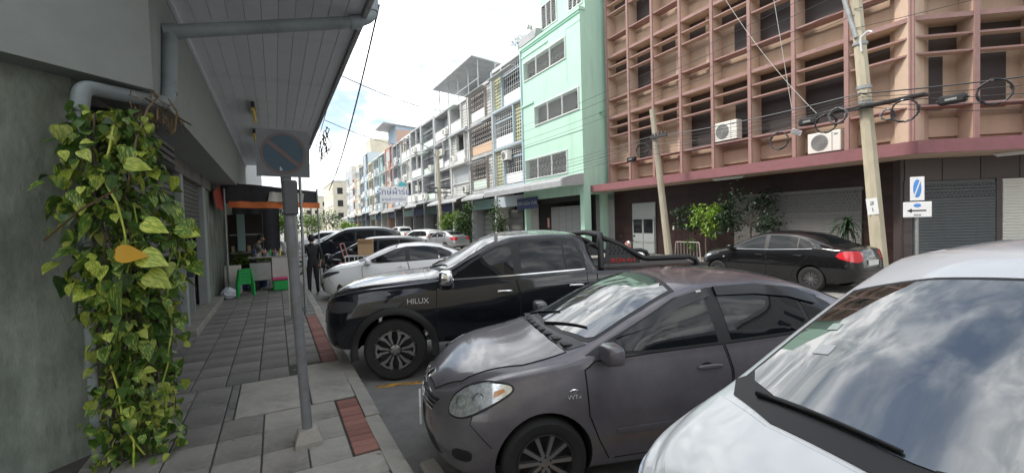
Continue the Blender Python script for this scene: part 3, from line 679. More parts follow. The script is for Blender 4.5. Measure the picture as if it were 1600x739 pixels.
# ================================================================ the terrace of shophouses
ZF = [4.45, 7.20, 9.95, 12.70]
def bars(F, x0, x1, y, z0, z1, nx, nz, t, m, name='grille', d=.03):
    mb = MB()
    for k in range(nx+1):
        x = x0+(x1-x0)*k/nx; mb.box(x-t/2, x+t/2, y, y+d, z0, z1)
    for k in range(nz+1):
        z = z0+(z1-z0)*k/nz; mb.box(x0, x1, y+.003, y+d-.003, z-t/2, z+t/2)
    return F.part(name, mb, m)
def dots(F, x0, x1, y, z0, z1, pitch, r, m):
    mb = MB()
    nx = int((x1-x0)/pitch); nz = int((z1-z0)/pitch)
    for i in range(nx):
        for j in range(nz):
            x = x0+(i+.5)*(x1-x0)/nx; z = z0+(j+.5)*(z1-z0)/nz; mb.box(x-r, x+r, y-.01, y, z-r, z+r)
    return stuff(F.part('screen_rosettes', mb, m))
def cell(F, style, x0, x1, z0, z1, frame_m, far=False):
    h = z1-z0; y = .12
    if style == 'screen':
        bars(F, x0, x1, y, z0+.85, z1-.12, 10 if not far else 6, 9 if not far else 5, .035, 'rust_screen'); dots(F, x0, x1, y-.002, z0+.9, z1-.15, .34, .05, 'block_white')
        F.box('screen_backing', 'room_dark', x0, x1, y+.25, y+.27, z0, z1)
        F.box('balcony_panel', 'panel_mint' if F.rn.random() < .8 else 'panel_orange', x0+.05, x1-.05, y-.02, y+.02, z0+.12, z0+.80); F.box('panel_frame', 'rust_screen', x0, x1, y-.01, y+.025, z0+.04, z0+.12); F.box('panel_frame', 'rust_screen', x0, x1, y-.01, y+.025, z0+.80, z0+.86)
    elif style == 'grille':
        F.box('screen_backing', 'room_dark', x0, x1, y+.35, y+.37, z0, z1)
        bars(F, x0, x1, y, z0+.78, z1-.1, 9, 5, .028, 'white_bar'); dots(F, x0, x1, y-.002, z0+.8, z1-.12, .3, .045, 'ac_grille')
        F.box('transom', frame_m, x0, x1, y-.05, y+.05, z1-.72, z1-.64); F.box('balcony_panel', 'panel_white', x0+.03, x1-.03, y-.02, y+.02, z0+.08, z0+.76)
    elif style in ('blocks_white', 'blocks_olive'):
        m = 'block_white' if style == 'blocks_white' else 'block_olive'
        n = max(2, int((x1-x0)/.24)); bars(F, x0, x1, y, z0, z1-.1, n, int(h/.24), .085, m, 'vent_blocks', .1); F.box('screen_backing', 'render_grey' if m == 'block_white' else 'room_dark', x0, x1, y+.13, y+.15, z0, z1)
    elif style == 'balcony':
        F.box('back_wall', 'render_grey', x0, x1, .98, 1.05, z0, z1); w = window(F, x0+.25, x1-.25, .98, z0+.15, z1-.45, 2, 'frame_grey', 'glass_dark')
        F.box('balcony_panel', F.panel, x0+.02, x1-.02, -.02, .05, z0+.08, z0+.88, c=.01); F.box('balcony_rail', frame_m, x0, x1, -.03, .06, z0+.90, z0+.96)
    elif style == 'mesh':
        F.box('screen_backing', 'room_dark', x0, x1, .55, .57, z0, z1); bars(F, x0, x1, y, z0+.1, z1-.1, 12, 4, .02, 'frame_grey'); F.box('balcony_panel', F.panel, x0+.02, x1-.02, y-.04, y-.01, z0+.06, z0+.62); F.box('transom', frame_m, x0, x1, y-.04, y+.03, z1-.9, z1-.84)
    elif style == 'window':
        F.box('wall_panel', F.wall, x0, x1, .02, .12, z0, z1); window(F, x0+.2, x1-.2, .02, z0+.95, z1-.45, 3, 'frame_grey', 'glass_dark'); F.box('sill', F.wall, x0+.1, x1-.1, -.1, .02, z0+.84, z0+.93)
    elif style == 'tank':
        F.box('screen_backing', 'room_dark', x0, x1, .5, .52, z0, z1); bars(F, x0, x1, y, z0+.1, z1-.1, 5, 3, .03, 'frame_grey'); F.box('balcony_panel', 'panel_teal', x0+.02, x1-.02, y-.05, y-.01, z0+.2, z1-.3)
STY = [('cream slab shophouse with blue grille frames and olive vent blocks', 'render_white', 'frame_blue', 'panel_white', [[('blocks_olive', .34), ('grille', .66)], [('grille', .72), ('blocks_olive', .28)], [('blocks_olive', .34), ('grille', .66)]], 12.95),
 ('shophouse with brown dotted metal screens beside the blue grille house', 'render_grey', 'rust_screen', 'panel_mint', [[('screen', .72), ('blocks_white', .28)], [('screen', 1.0)], [('screen', .72), ('blocks_white', .28)]], 12.55),
 ('white shophouse with deep balconies and white vent blocks', 'render_white', 'render_white', 'panel_white', [[('window', 1.0)], [('blocks_white', .3), ('balcony', .45), ('blocks_white', .25)], [('balcony', .6), ('blocks_white', .4)]], 12.4),
 ('pale shophouse with one wide balcony per floor behind the crossarm pole', 'render_grey', 'render_white', 'panel_white', [[('mesh', 1.0)], [('balcony', .5), ('mesh', .5)], [('balcony', 1.0)]], 12.6),
 ('grey shophouse fully screened with wire mesh', 'render_grey', 'frame_grey', 'panel_mint', [[('mesh', 1.0)]]*3, 12.7)]
units = []
yy = 25.6; i = 0; UW = 4.5
more = [('grey shophouse with white balcony fronts just left of the meshed one', 'render_grey', 'render_white', 'panel_white', [[('balcony', .5), ('balcony', .5)]]*3, 12.8),
 ('light shophouse with orange banner and small flag on the balcony', 'render_white', 'render_white', 'panel_white', [[('mesh', .5), ('balcony', .5)], [('balcony', .5), ('blocks_white', .5)], [('balcony', .5), ('balcony', .5)]], 12.7),
 ('grey shophouse with pale blue balcony fronts under the blue roof shed', 'render_grey', 'frame_grey', 'panel_blue', [[('balcony', .5), ('mesh', .5)]]*3, 12.6),
 ('shophouse with salmon and red painted panels', 'brick_orange', 'panel_red', 'panel_red', [[('window', .6), ('mesh', .4)]]*3, 12.9),
 ('shophouse with teal balcony screens beside the salmon one', 'render_white', 'frame_grey', 'panel_teal', [[('tank', .5), ('mesh', .5)]]*3, 12.7),
 ('white shophouse with light blue balcony fronts, twelfth along the terrace', 'render_white', 'frame_blue', 'panel_blue', [[('balcony', .5), ('balcony', .5)]]*3, 12.6),
 ('cream shophouse with open balconies before the tall pale blue one', 'render_cream', 'render_cream', 'panel_white', [[('balcony', .5), ('mesh', .5)]]*3, 12.5),
 ('tall pale blue shophouse with a roof terrace fence', 'panel_blue', 'frame_blue', 'panel_blue', [[('window', .5), ('balcony', .5)]]*3, 14.6),
 ('grey far shophouse with dark mesh fronts past the pale blue one', 'render_grey', 'frame_grey', 'panel_white', [[('mesh', .5), ('balcony', .5)]]*3, 13.0),
 ('cream far shophouse with window rows near the street end', 'render_cream', 'render_cream', 'panel_white', [[('window', 1.0)]]*3, 13.6),
 ('orange brick far shophouse near the street end', 'brick_orange', 'render_white', 'panel_white', [[('balcony', .5), ('window', .5)]]*3, 11.6),
 ('last white shophouse at the far end of the terrace', 'render_white', 'render_white', 'panel_white', [[('window', 1.0)]]*3, 14.5)]
ALL = STY+more
for i, (lab, wall, frm, panel, floors, top) in enumerate(ALL):
    y0 = 25.6+i*UW+.0; wdt = UW if i < len(ALL)-1 else 9
    F = Front('shophouse', fmat(GX, y0+wdt, 0, -1), lab, 'building', 'terrace of shophouses across the street'); F.rn = random.Random(i); F.wall = wall; F.panel = panel
    far = i > 6
    F.part('side_wall', MB().box(.0, .16, .0, 9, SW, top), wall); F.part('side_wall', MB().box(wdt-.16, wdt-.001, .0, 9, SW, top), wall); F.part('rear_mass', MB().box(.16, wdt-.16, 1.06, 9, 4.3, top-.02), wall)
    for z in ZF[:3]+[top]: F.box('floor_slab', wall, .16, wdt-.16, -.04 if frm != 'rust_screen' else .0, 1.06, z-.12, z+.10)
    F.box('column', frm, .0, .12, -.10, .0, 4.4, top); F.box('column', frm, wdt-.12, wdt, -.10, .0, 4.4, top)
    for fi in range(3):
        z0 = ZF[fi]+.10; z1 = (ZF[fi+1] if fi < 2 else top)-.12; x = .16; tw = wdt-.32
        for (sty, fr) in floors[fi % len(floors)]:
            cell(F, sty, x+.02, x+tw*fr-.02, z0, z1, frm, far); x += tw*fr
            if x < wdt-.3: F.box('mullion', frm, x-.05, x+.05, -.06, .14, z0, z1)
        if frm in ('frame_blue', 'frame_grey'): F.box('band', frm, 0, wdt, -.09, -.03, ZF[fi]-.06, ZF[fi]+.06)
    # street level
    F.part('shop_room', MB().box(.16, wdt-.16, 1.5, 1.6, SW, 4.3), 'room_dark')
    F.box('shop_shutter', ['shutter_dark', 'shutter', 'wood_dark', 'banner_navy'][i % 4], .3, wdt*.55, .9, .95, SW, 2.8); F.box('shop_door', ['glass_dark', 'shutter_dark'][i % 2], wdt*.58, wdt-.3, 1.0, 1.05, SW, 2.7)
    for k in range(6): F.box('shutter_rib', 'trim_grey', .3, wdt*.55, .885, .899, SW+.3+k*.42, SW+.34+k*.42)
    F.box('shop_board', ['banner_navy', 'panel_teal', 'dark_cloth', 'banner_navy', 'awning_green'][i % 5] if i else 'panel_blue', .2, wdt-.2, .05, .12, 3.0, 3.75)
    F.box('shop_column', wall, -.05, .25, -.08, .3, SW, 4.3)
    if i not in (0,): awning(F, .05, wdt-.05, [1.2, 1.0, 1.4, 1.1, 2.2, 2.6, 2.4][i % 7], 4.3, 3.95, .22, 'roof_sheet', .25)
    units.append(F)
# projecting band on the third house, shed roof, roof shed, rooftop frames
units[2].box('blue_ledge', 'frame_grey', .1, 4.4, -.35, -.05, 9.75, 9.95); units[2].box('balcony_slab', 'render_white', .1, 4.4, -.55, -.06, 6.95, 7.25)
RS = units[2]
sh = RS.part('roof_sheet', MB().prism([(-.5, 15.05), (4.5, 14.5), (4.5, 14.42), (-.5, 14.95)], -3.2, 6.5, 'x'), 'roof_sheet')
for x in (-3.0, -.5, 2.0, 4.3, 6.3): RS.part('roof_post', MB().tube([(x, .1, 12.4), (x, .1, 14.9)], .05, 6), 'frame_grey'); RS.part('roof_post', MB().tube([(x, 3.9, 12.4), (x, 3.9, 14.5)], .05, 6), 'frame_grey')
RS.part('roof_rail', MB().tube([(-3.2, .12, 13.4), (6.4, .12, 13.4)], .03, 6), 'white_bar'); RS.part('roof_room', MB().box(-2.6, 2.0, 2.6, 3.8, 12.5, 14.4), 'render_grey')
mb = MB()
ax, az = -3.0, 12.6
mb.tube([(ax, .4, az), (ax, .4, az+4.6)], .025, 6)
for k, (z, l) in enumerate(((4.4, 1.0), (3.9, .5), (3.3, .8), (2.6, .6))): mb.tube([(ax-l, .4, az+z-.1), (ax+l, .4, az+z+.1)], .015, 5)
at_ = tag(mb.build('tv_antenna', 'frame_grey'), 'thin television aerial with crossbars on the terrace roof', 'antenna'); at_.matrix_world = RS.root.matrix_world @ Matrix.Translation((-2.2, 0, 0))
U7 = units[8]; U7.part('roof_shed', MB().box(-.5, 4.2, .6, 6, 12.9, 15.6), 'roof_blue'); U7.part('shed_roof', MB().prism([(-1.2, 15.9), (6.4, 15.2), (6.4, 15.1), (-1.2, 15.75)], -1.0, 4.6, 'x'), 'roof_sheet')
for k in range(14): U7.box('shed_rib', 'panel_blue', -.45+k*.34, -.40+k*.34, .56, .6, 12.9, 15.5)
U7.part('shed_side', MB().box(4.2, 4.4, .6, 4, 12.6, 15.0), 'brick_orange')
U12 = units[12]; U12.part('roof_room', MB().box(.5, 4.3, .5, 6, 14.6, 17), 'render_cream'); mb = MB()
for x in np.arange(-.2, 4.6, .8): mb.tube([(x, .1, 14.6), (x, .1, 18.6)], .03, 5)
for z in (17.2, 18.6): mb.tube([(-.2, .1, z), (4.6, .1, z)], .03, 5)
U12.part('roof_fence', mb, 'white_bar')
for k, F in enumerate(units):
    for q in range(3):
        if k > 1 and F.rn.random() < .65: xq = F.rn.uniform(.4, 3.2); zq = ZF[q]+F.rn.choice((.2, .25, 1.3)); F.box('aircon', 'ac_white', xq, xq+.85, -.36, -.06, zq, zq+.58); F.box('aircon_fan', 'ac_grille', xq+.1, xq+.5, -.375, -.361, zq+.1, zq+.48)
        if F.rn.random() < .5: F.box('sun_blind', F.rn.choice(('render_grey', 'roof_sheet', 'panel_mint')), .3, F.rn.uniform(1.8, 4.0), -.55, -.10, ZF[q]+2.25, ZF[q]+2.30)
        if k > 1: F.box('drain_pipe', 'frame_grey', 4.2, 4.27, -.12, -.045, ZF[q], ZF[q]+2.6)
    if k in (5, 6, 10): F.box('aircon', 'ac_white', 1.0, 1.9, -.35, -.05, 4.7, 5.3)
F = units[6]; F.box('banner', 'panel_orange', 2.3, 2.6, -.35, -.32, 10.6, 12.2); F.box('flag_red', 'panel_red', 3.6, 4.1, -.5, -.48, 11.6, 11.7); F.box('flag_white', 'panel_white', 3.6, 4.1, -.5, -.48, 11.7, 11.8); F.box('flag_blue', 'navy_ink', 3.6, 4.1, -.5, -.48, 11.8, 12.0)
aircon(units[0].root.matrix_world @ Matrix.Translation((1.9, -.38, 6.2)), 'air conditioner on the blue grille house just above the awning', .9, .66)
aircon(units[2].root.matrix_world @ Matrix.Translation((3.4, -.4, 4.5)), 'small air conditioner low on the white shophouse beside the crossarm pole', .85, .6)
# shop sign standing on the awnings
sg = empty('shop_sign', (12.0, 51.0, 4.15), R(-8), 'white Thai shop sign with navy lettering and teal crest above the awning', 'shop sign')
MB().box(-1.45, 1.45, -.05, .05, .35, 2.15, c=.02).build('board', 'panel_white', sg)
text('letters', 'รักษ์ผ้าร่ม', .95, 'navy_ink', sg, face_M((0, -.056, 1.55), (1, 0, 0))); text('letters', 'ขายผ้าทุกชนิด', .48, 'navy_ink', sg, face_M((0, -.056, .72), (1, 0, 0)))
MB().prism([(-.35+.95, 2.2), (.95+.35, 2.2), (.95+.38, 2.5), (.95, 2.75), (.95-.38, 2.5)], -.03, .03, 'y').build('crest', 'teal_ink', sg)
for x in (-1.2, 1.2): MB().tube([(x, .06, -.2), (x, .06, 2.0)], .04, 6).build('leg', 'galv', sg)
# distant houses closing the street
def block(x, y, w, d, h, m, lab):
    F = Front('distant_building', fmat(x, y, 1, 0), lab, 'building'); F.part('wall', MB().box(0, w, 0, d, 0, h), m); F.part('parapet', MB().box(-.15, w+.15, -.15, d, h, h+.4), 'render_white')
    for fi in range(int(h/3.2)-1):
        for k in range(max(2, int(w/3))):
            xx = 1.0+k*(w-1.5)/max(2, int(w/3)); F.box('window', 'glass_dark', xx, xx+1.3, -.05, -.01, 4+fi*3.2, 5.6+fi*3.2)
    for fi in range(int(h/3.2)-1):
        for k in range(max(2, int(d/4))):
            yk = .8+k*(d-1.2)/max(2, int(d/4)); F.box('window', 'glass_dark', -.05, -.01, yk, yk+1.4, 4+fi*3.2, 5.6+fi*3.2)
block(13.4, 122, 14, 24, 13.5, 'render_cream', 'white block behind the last shophouse'); block(10, 190, 22, 20, 14, 'render_cream', 'cream block closing the street on the right'); block(-16, 210, 20, 20, 11, 'render_grey', 'low grey block closing the street on the left')

# houses behind the viewer (they stand in the car windows and paintwork as reflections)
block(-16, -24, 14.5, 11, 13, 'render_cream', 'cream block across the side street behind the viewer'); block(15.5, -30, 16, 20, 14, 'render_grey', 'grey block on the far corner behind the viewer'); block(-18, -62, 50, 14, 12, 'render_white', 'long pale block closing the street behind the viewer')
# ================================================================ vehicles
# car coordinates: x runs back from the front axle, y to the car's left, z up; the Empty sits on the road under the front axle
def pchip(pts):
    x = np.array([p[0] for p in pts], float); y = np.array([p[1] for p in pts], float); h = np.diff(x); d = np.diff(y)/h; m = np.zeros(len(x))
    for i in range(1, len(x)-1):
        if d[i-1]*d[i] > 0:
            w1 = 2*h[i]+h[i-1]; w2 = h[i]+2*h[i-1]; m[i] = (w1+w2)/(w1/d[i-1]+w2/d[i])
    m[0] = d[0]; m[-1] = d[-1]
    def f(q):
        q = min(max(q, x[0]), x[-1]); i = min(max(int(np.searchsorted(x, q))-1, 0), len(x)-2); t = (q-x[i])/h[i]
        return y[i]*(1+2*t)*(1-t)**2+m[i]*h[i]*t*(1-t)**2+y[i+1]*t*t*(3-2*t)+m[i+1]*h[i]*t*t*(t-1)
    return f
def chaikin(p, n=2):
    for _ in range(n):
        q = [p[0]]
        for a, b in zip(p[:-1], p[1:]): q += [(a[0]*.75+b[0]*.25, a[1]*.75+b[1]*.25), (a[0]*.25+b[0]*.75, a[1]*.25+b[1]*.75)]
        p = q+[p[-1]]
    return p
def sect(c, x):
    zl, yl, zm, ym, zb, yb, zr, yr, zt = (c[k](x) for k in ('zl','yl','zm','ym','zb','yb','zr','yr','zt'))
    k = min(1.0, max(0.0, (zr-zb)/.12))       # how much of a greenhouse there is here
    return [(0, zl), (yl*.6, zl), (yl*.96, zl), (yl, zl+.05), (yl+(ym-yl)*.7, zl+(zm-zl)*.55), (ym, zm-.06), (ym, zm+.05), (yb+(ym-yb)*.62, zm+(zb-zm)*.62), (yb+.006, zb-.03), (yb-.004, zb-.004), (yb-.03*(1-.5*k), zb+.012+.02*k),
            ((yb+yr)/2+.012*k, (zb+zr)/2), (yr+.022, zr-.035*k-.004), (yr-.002, zr-.004), (yr-.05, zr+.012+.004*k), (yr*.6, zt-(zt-zr)*.26), (yr*.28, zt-(zt-zr)*.05), (0, zt)]
class Car:
    def __init__(s, name, label, loc, yaw, sp, body_mat, step=.05, cat='car', group=None):
        s.root = empty(name, loc, yaw, label, cat, group); s.sp = sp; s.rk = 1.0 if step < .055 else (1.5 if step < .07 else 2.4)
        c = {k: pchip(sp[k]) for k in ('zl','yl','zm','ym','zb','yb','zr','yr','zt')}
        xn, xt = sp['nose'], sp['tail']; Ln, Lt = sp.get('Ln', .55), sp.get('Lt', .40); pn, pt = sp.get('pn', 2.4), sp.get('pt', 3.4)
        fr, tr = pchip(sp.get('front', [(.2, .07), (.45, 0), (.62, .015), (.8, .10), (1.2, .16)])), pchip(sp.get('rear', [(.2, .08), (.5, 0), (.8, .03), (1.1, .10), (1.7, .2)]))
        xs = [(xn+Ln*(1-math.sin(t*math.pi/2)), 1) for t in np.linspace(1, 0, 16)][:-1]; xs = [(xn+Ln*(1-math.cos(t*math.pi/2)), 0) for t in np.linspace(0, 1, 16)][:-1]
        xs += [(x, 0) for x in np.arange(xn+Ln, xt-Lt, step)]+[(xt-Lt*(1-math.sin(t*math.pi/2)), 0) for t in np.linspace(0, 1, 14)]
        def loft(xs, lv):
            V = []; Fc = []; n = None
            for x in xs:
                sc = 1.0; wn = wt = 0.0
                if x < xn+Ln: t = 1-(x-xn)/Ln; sc = max(0.0, 1-t**pn)**(1/pn); wn = t**1.5
                if x > xt-Lt: t = 1-(xt-x)/Lt; t = min(1, t); sc = max(0.0, 1-t**pt)**(1/pt); wt = t**1.5
                hp = chaikin(sect(c, x), lv); half = [(y*sc, z) for y, z in hp]
                dx = [(wn*fr(z) if wn else 0.0)-(wt*tr(z) if wt else 0.0) for y, z in half]; ring = [(x+e, y, z) for e, (y, z) in zip(dx, half)]; ring += [(a, -y, z) for a, y, z in ring[-2:0:-1]]
                n = len(ring); V += ring
            for i in range(len(xs)-1):
                for k in range(n): Fc.append((i*n+k, i*n+(k+1) % n, (i+1)*n+(k+1) % n, (i+1)*n+k))
            return V, Fc
        xs = [q[0] for q in xs]
        V, Fc = loft(xs, 2)
        if step < .055: s.bvh = BVHTree.FromPolygons(*loft(xs[:15]+list(np.arange(xn+Ln, xt-Lt, .013))+xs[-14:], 3))
        bm = bmesh.new(); vv = [bm.verts.new(p) for p in V]
        for f in Fc: bm.faces.new([vv[i] for i in f])
        bmesh.ops.remove_doubles(bm, verts=bm.verts[:], dist=.0008); bmesh.ops.dissolve_degenerate(bm, dist=.0004, edges=bm.edges[:]); bmesh.ops.recalc_face_normals(bm, faces=bm.faces[:])
        if step >= .055: s.bvh = BVHTree.FromBMesh(bm)
        me = bpy.data.meshes.new('body'); bm.to_mesh(me); bm.free(); me.materials.append(MATS[body_mat]); me.materials.append(MATS['well_black'])
        s.paint = body_mat
        # cut the wheel wells
        tmp = bpy.data.objects.new('tmp', me); cut = MB()
        wr = sp['wr']; ar = sp.get('arch', wr*1.12); ymax = max(p[1] for p in sp['ym'])
        for wx in (0, sp['wb']):
            for sd in (1, -1):
                q = Matrix.Translation((wx, sd*(ymax+.2), wr+.005)) @ Matrix.Rotation(R(90*sd), 4, 'X'); cut.lathe([(ar, 0), (ar, .2+.30)], q, 40, cap=True)
        cme = cut.mesh('cut', 'well_black'); co = bpy.data.objects.new('cut', cme)
        md = tmp.modifiers.new('b', 'BOOLEAN'); md.object = co; md.operation = 'DIFFERENCE'; md.solver = 'EXACT'; md.material_mode = 'TRANSFER'
        res = evalmesh(tmp, co)
        if len(res.polygons) < 500: res = me.copy()
        for p in res.polygons: p.use_smooth = True
        res.set_sharp_from_angle(angle=R(42)); res.name = 'body'
        s.body = link('body', res, s.root)
        for wx in (0, sp['wb']):
            for sd in (1, -1): s.wheel(wx, sd*(ymax-.012-sp.get('tw', .2)/2), wr, sp.get('tw', .2), sp.get('rim', .63), sd, sp.get('spokes', 10), sp.get('rim_style', 'fan'))
    # -- rays on to the body
    def hit(s, mode, a, b, sd=1):
        if mode == 'side': o, d = Vector((a, 3*sd, b)), Vector((0, -sd, 0))
        elif mode == 'top': o, d = Vector((a, b, 4)), Vector((0, 0, -1))
        elif mode == 'front': o, d = Vector((-4, a, b)), Vector((1, 0, 0))
        elif mode == 'rear': o, d = Vector((9, a, b)), Vector((-1, 0, 0))
        elif mode == 'diag': o, d = Vector((.8*a-.6*4, (.6*a+.8*4)*sd, b)), Vector((.6, -.8*sd, 0))
        elif mode == 'rdiag': o, d = Vector((.8*a+.6*4, (-.6*a+.8*4)*sd, b)), Vector((-.6, -.8*sd, 0))
        h = s.bvh.ray_cast(o, d)
        return (h[0], h[1] if h[1].dot(d) < 0 else -h[1]) if h[0] is not None else (None, None)
    def patch(s, name, m, poly, mode='side', off=.004, sd=1, par=None, res=.05, rnd_=0, edge=True):
        """a panel cut to an outline and wrapped on the body, with a turned-in rim"""
        P = [Vector(p) for p in poly]; res = res*s.rk
        for _ in range(rnd_):
            q = []
            for a, b in zip(P, P[1:]+P[:1]): q += [a*.78+b*.22, a*.22+b*.78]
            P = q
        E = []
        for a, b in zip(P, P[1:]+P[:1]):
            k = max(1, int((b-a).length/res)); E += [a+(b-a)*i/k for i in range(k)]
        xs = [p.x for p in E]; ys = [p.y for p in E]; pts = list(E); ne = len(E); ea = np.array([(p.x, p.y) for p in E])
        gx, gy = np.meshgrid(np.arange(min(xs)+res*.5, max(xs), res), np.arange(min(ys)+res*.5, max(ys), res)); gx = gx.ravel(); gy = gy.ravel()
        if len(gx):
            cin = np.zeros(len(gx), bool); far_ = np.full(len(gx), 1e9); j = ne-1
            for i in range(ne):
                xi, yi, xj, yj = ea[i, 0], ea[i, 1], ea[j, 0], ea[j, 1]
                if yi != yj: cin ^= ((yi > gy) != (yj > gy)) & (gx < (xj-xi)*(gy-yi)/(yj-yi)+xi)
                far_ = np.minimum(far_, (gx-xi)**2+(gy-yi)**2); j = i
            for k in np.nonzero(cin & (far_ > (res*.45)**2))[0]: pts.append(Vector((float(gx[k]), float(gy[k]))))
        vo, _, fo, *_r = delaunay_2d_cdt(pts, [(i, (i+1) % ne) for i in range(ne)], [list(range(ne))], 1, 1e-5)
        loc = []; ok = []
        for q in vo:
            h, nn = s.hit(mode, q[0], q[1], sd); ok.append(h is not None); loc.append(h+nn*off if h is not None else Vector((0,0,0)))
        fs = [tuple(f) for f in fo if all(ok[i] for i in f)]
        bm = bmesh.new(); vs = [bm.verts.new(p) for p in loc]
        for f in fs:
            try: bm.faces.new([vs[i] for i in f])
            except ValueError: pass
        for v in [v for v in bm.verts if not v.link_faces]: bm.verts.remove(v)
        bmesh.ops.recalc_face_normals(bm, faces=bm.faces[:])
        if bm.faces:
            # make outward-facing
            f0 = max(bm.faces, key=lambda f: f.calc_area()); ce = f0.calc_center_median(); ref = {'side': Vector((0, sd, 0)), 'top': Vector((0,0,1)), 'front': Vector((-1,0,0)), 'rear': Vector((1,0,0)), 'diag': Vector((-.6, .8*sd, 0)), 'rdiag': Vector((.6, .8*sd, 0))}[mode]
            if f0.normal.dot(ref) < 0: bmesh.ops.reverse_faces(bm, faces=bm.faces[:])
            if edge:
                be = [e for e in bm.edges if len(e.link_faces) == 1]; nrm = {v: v.normal.copy() for v in bm.verts}
                r_ = bmesh.ops.extrude_edge_only(bm, edges=be)
                for v in [g for g in r_['geom'] if isinstance(g, bmesh.types.BMVert)]:
                    src = min((e.other_vert(v) for e in v.link_edges if e.other_vert(v) in nrm), key=lambda w: (w.co-v.co).length); v.co -= nrm[src]*(off+.004)
        me = bpy.data.meshes.new(name); bm.to_mesh(me); bm.free(); me.materials.append(MATS[m])
        for p in me.polygons: p.use_smooth = True
        me.set_sharp_from_angle(angle=R(50))
        return link(name, me, par or s.root)
    def both(s, *a, **k):
        return [s.patch(*a, sd=1, **k), s.patch(*a, sd=-1, **k)]
    def seam(s, name, poly, mode='side', sd=1, r=.004, m='well_black', closed=False, par=None, off=.0):
        P = [Vector(p) for p in poly]; P = P+[P[0]] if closed else P; pts = []
        for a, b in zip(P[:-1], P[1:]):
            k = max(2, int((b-a).length/.04))
            for i in range(k):
                q = a+(b-a)*i/k; h, nn = s.hit(mode, q.x, q.y, sd)
                if h is not None: pts.append(h+nn*off)
        if len(pts) > 2: return MB().tube(pts, r, 5).build(name, m, par or s.root, 60)
    def door(s, poly, sd, handle=None, hm=None, mould=None):
        d = s.patch('door', s.paint, poly, 'side', .0035, sd, res=.06); s.seam('door_seam', poly, 'side', sd, closed=True, par=d, r=.006)
        if handle:
            h, nn = s.hit('side', handle[0], handle[1], sd)
            MB().ell((h.x, h.y+sd*.018, h.z), .105, .014, .017, n=12, m=8, p=.6).build('door_handle', hm or s.paint, d, 50)
            MB().ell((h.x-.02, h.y+sd*.004, h.z), .05, .006, .03, n=12, m=8).build('handle_cup', 'well_black', d, 50)
        if mould:
            s.patch('moulding', hm or s.paint, [(mould[0], mould[2]), (mould[1], mould[2]+.01), (mould[1], mould[3]+.01), (mould[0], mould[3])], 'side', .014, sd, par=d, res=.08)
        return d
    def wheel(s, x, y, r, w, rim, sd, spokes, style):
        Q = Matrix.Translation((x, y, r)) @ Matrix.Rotation(R(-90*sd), 4, 'X')      # local +z points outwards
        rr = r*rim
        t = MB().lathe([(rr*.98, -w*.5), (r*.90, -w*.5), (r*.97, -w*.42), (r, -w*.30), (r, w*.30), (r*.97, w*.42), (r*.90, w*.5), (rr*1.06, w*.47), (rr*.98, w*.40)], Q, 44).build('wheel', 'tyre', s.root, 35)
        MB().lathe([(rr*1.0, w*.36), (rr*1.0, w*.46), (rr*.95, w*.47), (rr*.92, w*.36), (rr*.90, 0), (rr*.2, -.02), (.001, -.02)], Q, 40).build('rim_barrel', 'alloy_dark' if style != 'plain' else 'alloy', t, 40)
        mb = MB()
        if style == 'fan':
            for k in range(spokes):
                a = 2*math.pi*k/spokes; M = Q @ Matrix.Rotation(a, 4, 'Z'); mb.prism([(rr*.12, -rr*.055), (rr*.96, -rr*.075), (rr*.96, rr*.075), (rr*.12, rr*.055)], w*.22, w*.40, 'z', M)
        elif style == 'hex':
            for k in range(6):
                a = 2*math.pi*k/6; M = Q @ Matrix.Rotation(a, 4, 'Z')
                for sg in (1, -1):
                    pts = [(rr*.30, sg*rr*.10), (rr*.62, sg*rr*.17), (rr*.93, sg*rr*.40), (rr*.98, sg*rr*.28), (rr*.74, sg*rr*.07), (rr*.30, sg*rr*.02)]
                    mb.prism(pts if sg > 0 else pts[::-1], w*.24, w*.44, 'z', M)
                mb.prism([(rr*.80, -rr*.20), (rr*.95, -rr*.36), (rr*.98, 0), (rr*.95, rr*.36), (rr*.80, rr*.20), (rr*.88, 0)], w*.3, w*.445, 'z', M)
        else:
            for k in range(spokes):
                a = 2*math.pi*k/spokes; M = Q @ Matrix.Rotation(a, 4, 'Z')
                for sg in (1, -1): mb.prism([(rr*.14, sg*rr*.02), (rr*.95, sg*rr*.17), (rr*.95, sg*rr*.09), (rr*.14, -sg*rr*.01)], w*.26, w*.40, 'z', M)
        mb.lathe([(rr*.26, w*.2), (rr*.25, w*.38), (rr*.16, w*.41), (.001, w*.41)], Q, 20)
        sp_ = mb.build('spokes', 'alloy', t, 30)
        nb = MB()
        for k in range(5): a = 2*math.pi*k/5+.3; nb.lathe([(rr*.035, w*.35), (rr*.035, w*.425), (.001, w*.43)], Q @ Matrix.Translation((rr*.19*math.cos(a), rr*.19*math.sin(a), 0)), 8)
        nb.build('wheel_nuts', 'well_black', t, 40)
    def mirror(s, x, z, sd, m, rx=.085, ry=.13, rz=.085, out=.13):
        h, nn = s.hit('side', x, z, sd); y = h.y
        o = MB().ell((x, y+sd*out, z+.055), rx, ry, rz, n=20, m=14, p=.52).build('wing_mirror', m, s.root, 60)
        MB().box(x-.03, x+.03, min(y-.02*sd, y+sd*out), max(y-.02*sd, y+sd*out), z-.035, z+.02, c=.01).build('mirror_arm', 'trim_black', o); return o
    def wipers(s, segs):
        for (x0, y0, x1, y1) in segs:
            pts = []
            for t in np.linspace(0, 1, 9):
                h, nn = s.hit('top', x0+(x1-x0)*t, y0+(y1-y0)*t)
                if h is not None: pts.append(h+nn*.014)
            MB().tube(pts, [.011-.005*t for t in np.linspace(0, 1, len(pts))], 6).build('wiper', 'trim_black', s.root, 60)
